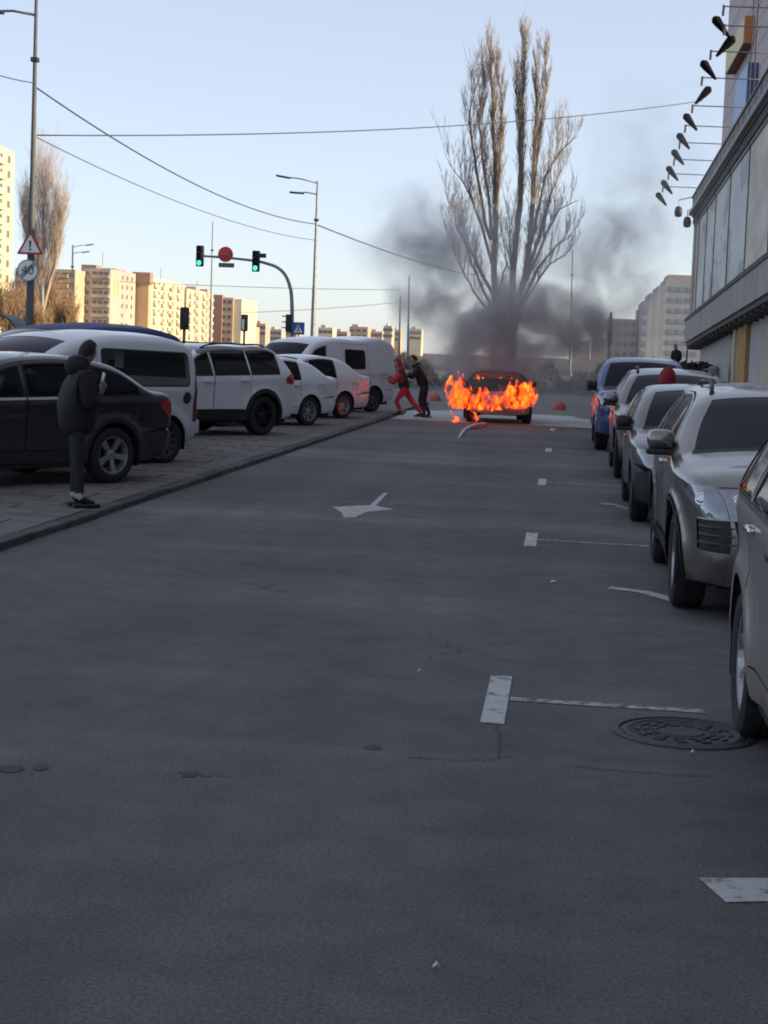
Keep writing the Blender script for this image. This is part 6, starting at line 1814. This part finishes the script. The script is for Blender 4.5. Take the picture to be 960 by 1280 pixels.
# arched shelter at the left picture edge
p = at(-8, 430, 75); 
t = thing('shelter', 'small arched shelter with beige panels beside the bare bushes', 'shelter', (p.x, 75, 0))
b = MB(); 
ar_ = [(1.1 * cos(a), 1.9 + .9 * sin(a)) for a in np.linspace(0, pi, 13)]
for i in range(12):
    (x0, z0), (x1, z1) = ar_[i], ar_[i + 1]
    b.add([(x0, 0, z0), (x1, 0, z1), (x1, 2, z1), (x0, 2, z0), (x0 * .94, 0, z0 - .06), (x1 * .94, 0, z1 - .06), (x1 * .94, 2, z1 - .06), (x0 * .94, 2, z0 - .06)], [(0, 1, 2, 3), (7, 6, 5, 4), (0, 4, 5, 1), (2, 6, 7, 3)])
b.build('arched_roof', DSTEEL, t)
for x in (-1.05, 1.05):
    b = MB(); b.bbox(x - .03, x + .03, .05, 1.95, 0, 1.9); b.build('side_panel', mat('beige_panel', (.42, .36, .29), rough=.8), t)
b = MB(); b.bbox(-1.02, 1.02, 1.9, 1.95, 0, 1.9); b.build('back_panel', mat('beige_panel', (.42, .36, .29)), t)

# ------------------------------------------------------------------ bare trees
BARK = mat('poplar_bark', (.22, .165, .125), rough=.95, var=.4, vscale=2.5, bump=.6, bscale=12)
TWIG = mat('poplar_twig', (.25, .21, .185), rough=.95, var=.3, vscale=2)
TWIGP = mat('pale_twig', (.40, .34, .30), rough=.95, var=.2, vscale=1)
TWIGO = mat('orange_twig', (.32, .21, .13), rough=.95, var=.35, vscale=.4)
def rv(s): return Vector((random.gauss(0, s), random.gauss(0, s), random.gauss(0, s)))
def grow(mb, pts, r, n, L, spread, upk, depth, mi=0, t0=.15):
    """side shoots along the polyline PTS"""
    seg = [pts[i + 1] - pts[i] for i in range(len(pts) - 1)]
    ln = [s.length for s in seg]; tot = sum(ln)
    for _ in range(n):
        u = (t0 + (1 - t0) * random.random()**.9) * tot; i = 0
        while i < len(ln) - 1 and u > ln[i]: u -= ln[i]; i += 1
        p = pts[i] + seg[i] * (u / ln[i]); d = seg[i].normalized()
        a = random.uniform(0, 2 * pi)
        side = Vector((cos(a), sin(a), random.uniform(-.1, .3)))
        d1 = (d * .55 + side * spread + Vector((0, 0, upk))).normalized()
        d2 = (d1 + Vector((0, 0, upk * 1.1)) + rv(.12)).normalized()
        l = L * random.uniform(.45, 1.15)
        q1 = p + d1 * l * .4; q2 = q1 + d2 * l * .6
        mb.tube([p, q1, q2], [r, r * .75, r * .25], 3, mi, cap=False)
        if depth: grow(mb, [p, q1, q2], r * .62, 5, l * .55, spread * 1.0, upk * .75, depth - 1, mi, .25)
def poplar(name, label, base, limbs, Y, m1, m2, group=None, tight=()):
    """limbs: list of (pixel polyline, radius, shoots)"""
    t = thing(name, label, 'tree', base, 0, group)
    B = Vector(base)
    tr = MB(); cr = MB()
    for k, (pl, r0, nsh, L) in enumerate(limbs):
        dy = random.uniform(-1, 1) * (0 if k == 0 else 1)
        P = []
        for j, (x, y) in enumerate(pl):
            P.append(at(x, y, Y + dy * j / len(pl)) - B + (Vector((0, 0, 0)) if j == 0 else rv(.05)))
        if k == 0: P[0] = Vector((P[0].x, P[0].y, 0))
        sm_ = []
        for j in range(len(P) - 1):
            for q_ in range(4): sm_.append(P[j].lerp(P[j + 1], q_ / 4) + rv(.03))
        sm_.append(P[-1])
        R = [max(.012, r0 * (1 - .93 * (j / len(sm_))**.9)) for j in range(len(sm_))]
        (tr if r0 > .15 else cr).tube(sm_, R, 7 if r0 > .15 else 5)
        grow(cr, sm_, .016, int(nsh * (1.5 if k in tight else 1)), L * (.55 if k in tight else 1), .40, .8 if k in tight else .62, 2, t0=.3 if k == 0 else .15)
    tr.build('trunk', m1, t, True, fix=False); cr.build('crown', m2, t, False, fix=False)
    return t
YT = 85
b0 = at(620, 447, YT); b0.z = 0
poplar('poplar_tree', 'tall bare poplar with single straight trunk behind the smoke', b0, [
    ([(617, 480), (618, 340), (618, 240), (616, 150), (612, 62)], .21, 90, 2.2),
    ([(618, 285), (623, 200), (626, 130), (622, 80)], .11, 60, 2.0),
    ([(617, 300), (604, 230), (600, 155), (605, 95)], .11, 60, 2.2),
    ([(617, 330), (598, 270), (580, 230), (566, 210)], .10, 34, 1.8),
    ([(612, 300), (594, 215), (588, 150), (594, 110)], .11, 40, 2.0),
    ([(617, 370), (590, 320), (572, 285), (565, 262)], .11, 30, 1.6),
    ([(617, 390), (596, 350), (584, 310), (578, 270)], .10, 30, 1.6),
    ([(618, 380), (632, 330), (630, 300)], .07, 12, 1.2),
    ([(617, 395), (600, 375), (575, 335), (563, 300)], .08, 24, 1.5)], YT, BARK, TWIG, 'pair of bare poplars behind the smoke', (0, 1, 2))
b0 = at(645, 447, YT + 1); b0.z = 0
poplar('poplar_tree', 'tall bare poplar with forked trunk and spreading side boughs', b0, [
    ([(640, 480), (641, 345), (650, 250), (652, 170), (654, 110), (658, 50)], .21, 90, 2.2),
    ([(641, 420), (656, 350), (664, 270), (668, 180), (670, 120), (668, 75)], .19, 80, 2.0),
    ([(650, 250), (647, 160), (645, 105), (650, 85)], .10, 50, 1.9),
    ([(663, 310), (684, 220), (700, 190), (722, 170)], .10, 34, 1.9),
    ([(666, 230), (680, 150), (682, 100), (678, 70)], .09, 44, 1.9),
    ([(656, 352), (672, 300), (690, 240), (702, 215)], .12, 34, 1.7),
    ([(641, 400), (672, 335), (695, 308), (714, 292)], .12, 30, 1.6),
    ([(658, 352), (684, 290), (700, 262), (722, 248)], .09, 30, 1.5),
    ([(640, 380), (636, 320), (637, 260)], .09, 24, 1.4),
    ([(644, 395), (684, 330), (705, 318), (712, 312)], .07, 20, 1.2)], YT + 1, BARK, TWIG, 'pair of bare poplars behind the smoke', (0, 1, 2, 4))
b0 = at(54, 425, 150); b0.z = 0
poplar('poplar_tree', 'pale bare poplar with dense narrow crown behind the tall lamp post', b0, [
    ([(54, 440), (54, 330), (54, 225)], .24, 170, 3.6)] + [([(54, 390 - k * 9), (54 + s * (14 + k % 3 * 3), 330 - k * 10), (54 + s * (18 + k % 4 * 3 - k * .8), 285 - k * 8)], .12, 40, 2.6) for k in range(6) for s in (-1, 1)], 150, TWIGP, TWIGP)
# sunlit bare bushes before the sunlit block
def bush(px, ptop, pbase, Y, wpx, n, label):
    base_ = at(px, pbase, Y); base_.z = 0
    t = thing('bare_tree', label, 'tree', base_, 0, 'sunlit bare trees by the avenue')
    H = at(px, ptop, Y).z; W = wpx / FPX * Y / 2
    tr = MB(); cr = MB()
    tr.tube([(0, 0, 0), (0, 0, H * .35), (.1, 0, H * .6)], [.16, .12, .06], 6)
    for k in range(n):
        a = random.uniform(0, 2 * pi); s = random.random()**.5
        z0 = H * random.uniform(.08, .45)
        e_ = Vector((cos(a) * s * W, sin(a) * s * W, H * random.uniform(.5, 1.0) * (1 - .3 * s * s)))
        P = [Vector((0, 0, z0)), Vector((e_.x * .5, e_.y * .5, z0 + (e_.z - z0) * .35)), e_]
        cr.tube(P, [.05, .035, .012], 3, cap=False)
        grow(cr, P, .03, 10, H * .16, .6, .35, 1)
    tr.build('trunk', TWIGO, t, True, fix=False); cr.build('crown', TWIGO, t, False, fix=False)
for (px, pt, pb_, Y, w, n, lab) in [(8, 345, 425, 150, 40, 60, 'orange sunlit bare tree under the yellow tower'), (30, 352, 425, 165, 42, 60, 'orange sunlit bare tree behind the round sign'), (58, 338, 425, 175, 46, 60, 'tallest orange bare tree below the pale poplar'), (82, 358, 425, 160, 38, 50, 'low orange bare tree beside the pale lamp post'), (46, 375, 425, 140, 44, 50, 'wide low orange thicket behind the lamp post foot')]:
    bush(px, pt, pb_, Y, w, n, lab)
# clipped dark shrubs on the terrace
SHR = mat('dark_shrub', (.055, .05, .035), rough=.95, var=.5, vscale=2)
for i, px in enumerate((768, 786, 804, 822, 858, 872)):
    p = at(px, 470, 88); W = random.uniform(.7, 1.1); H = random.uniform(.55, .95)
    t = thing('shrub', ['round dark shrub behind the pickup roof', 'second dark shrub from the flag pole on the terrace', 'third dark shrub from the flag pole on the terrace', 'dark shrub just before the distant person', 'dark shrub just past the distant person', 'dark shrub touching the end of the shop wall'][i], 'shrub', (p.x, 88 + random.uniform(-1, 1), TERR_Z), 0, 'dark shrubs along the terrace')
    mb = MB()
    for k in range(420):
        v = rv(1).normalized() * random.random()**.4
        c = Vector((v.x * W, v.y * .6, H * .5 + v.z * H * .55))
        a_ = rv(.09); b_ = rv(.09)
        mb.add([c + a_, c - a_ * .6 + b_, c - b_], [(0, 1, 2)])
    mb.build('crown', SHR, t, fix=False)
    mb = MB()
    for k in range(5): mb.tube([(0, 0, 0), (random.uniform(-.4, .4), random.uniform(-.2, .2), H * .7)], [.025, .012], 4, cap=False)
    mb.build('stem', BARK, t, fix=False)

# scrub along the far side of the crossing street
scr = [((-26, -19), 'long low scrub row behind the panel van'), ((-19, -12.5), 'low scrub row behind the two people'), ((-12.5, -6.5), 'low scrub row at the poplar feet'), ((-6.5, -1.5), 'low scrub row in the smoke behind the burning car'), ((-1.5, 2.2), 'low scrub row between smoke and terrace')]
SCR = mat('grey_brown_scrub', (.22, .19, .165), rough=.95, var=.4, vscale=1.5)
for (xa, xb), lab in scr:
    t = thing('hedge', lab, 'hedge', ((xa + xb) / 2, 92, 0), 0, 'scrub rows across the far end of the street')
    mb = MB()
    for k in range(int((xb - xa) * 260)):
        x = random.uniform(xa, xb) - (xa + xb) / 2; hh = 1.0 + .5 * sin(x * 1.7 + xa) + .3 * sin(x * 4.1)
        z = hh * random.random()**.7; c = Vector((x, random.gauss(0, .35), z)); d = Vector((random.gauss(0, .12), random.gauss(0, .12), random.uniform(.1, .45)))
        w = rv(.02); mb.add([c - w, c + w, c + d], [(0, 1, 2)])
        c2 = c + rv(.1); a_ = rv(.05); mb.add([c2 + a_, c2 - a_, c2 + rv(.07)], [(0, 1, 2)])
    mb.build('crown', SCR, t, fix=False)
    for k in range(int((xb - xa) * 1.5)):
        x = random.uniform(xa, xb) - (xa + xb) / 2; mb = MB(); mb.tube([(x, 0, 0), (x + random.uniform(-.2, .2), random.uniform(-.2, .2), 1.0)], [.025, .01], 4, cap=False)
        mb.build('stem', BARK, t, fix=False)
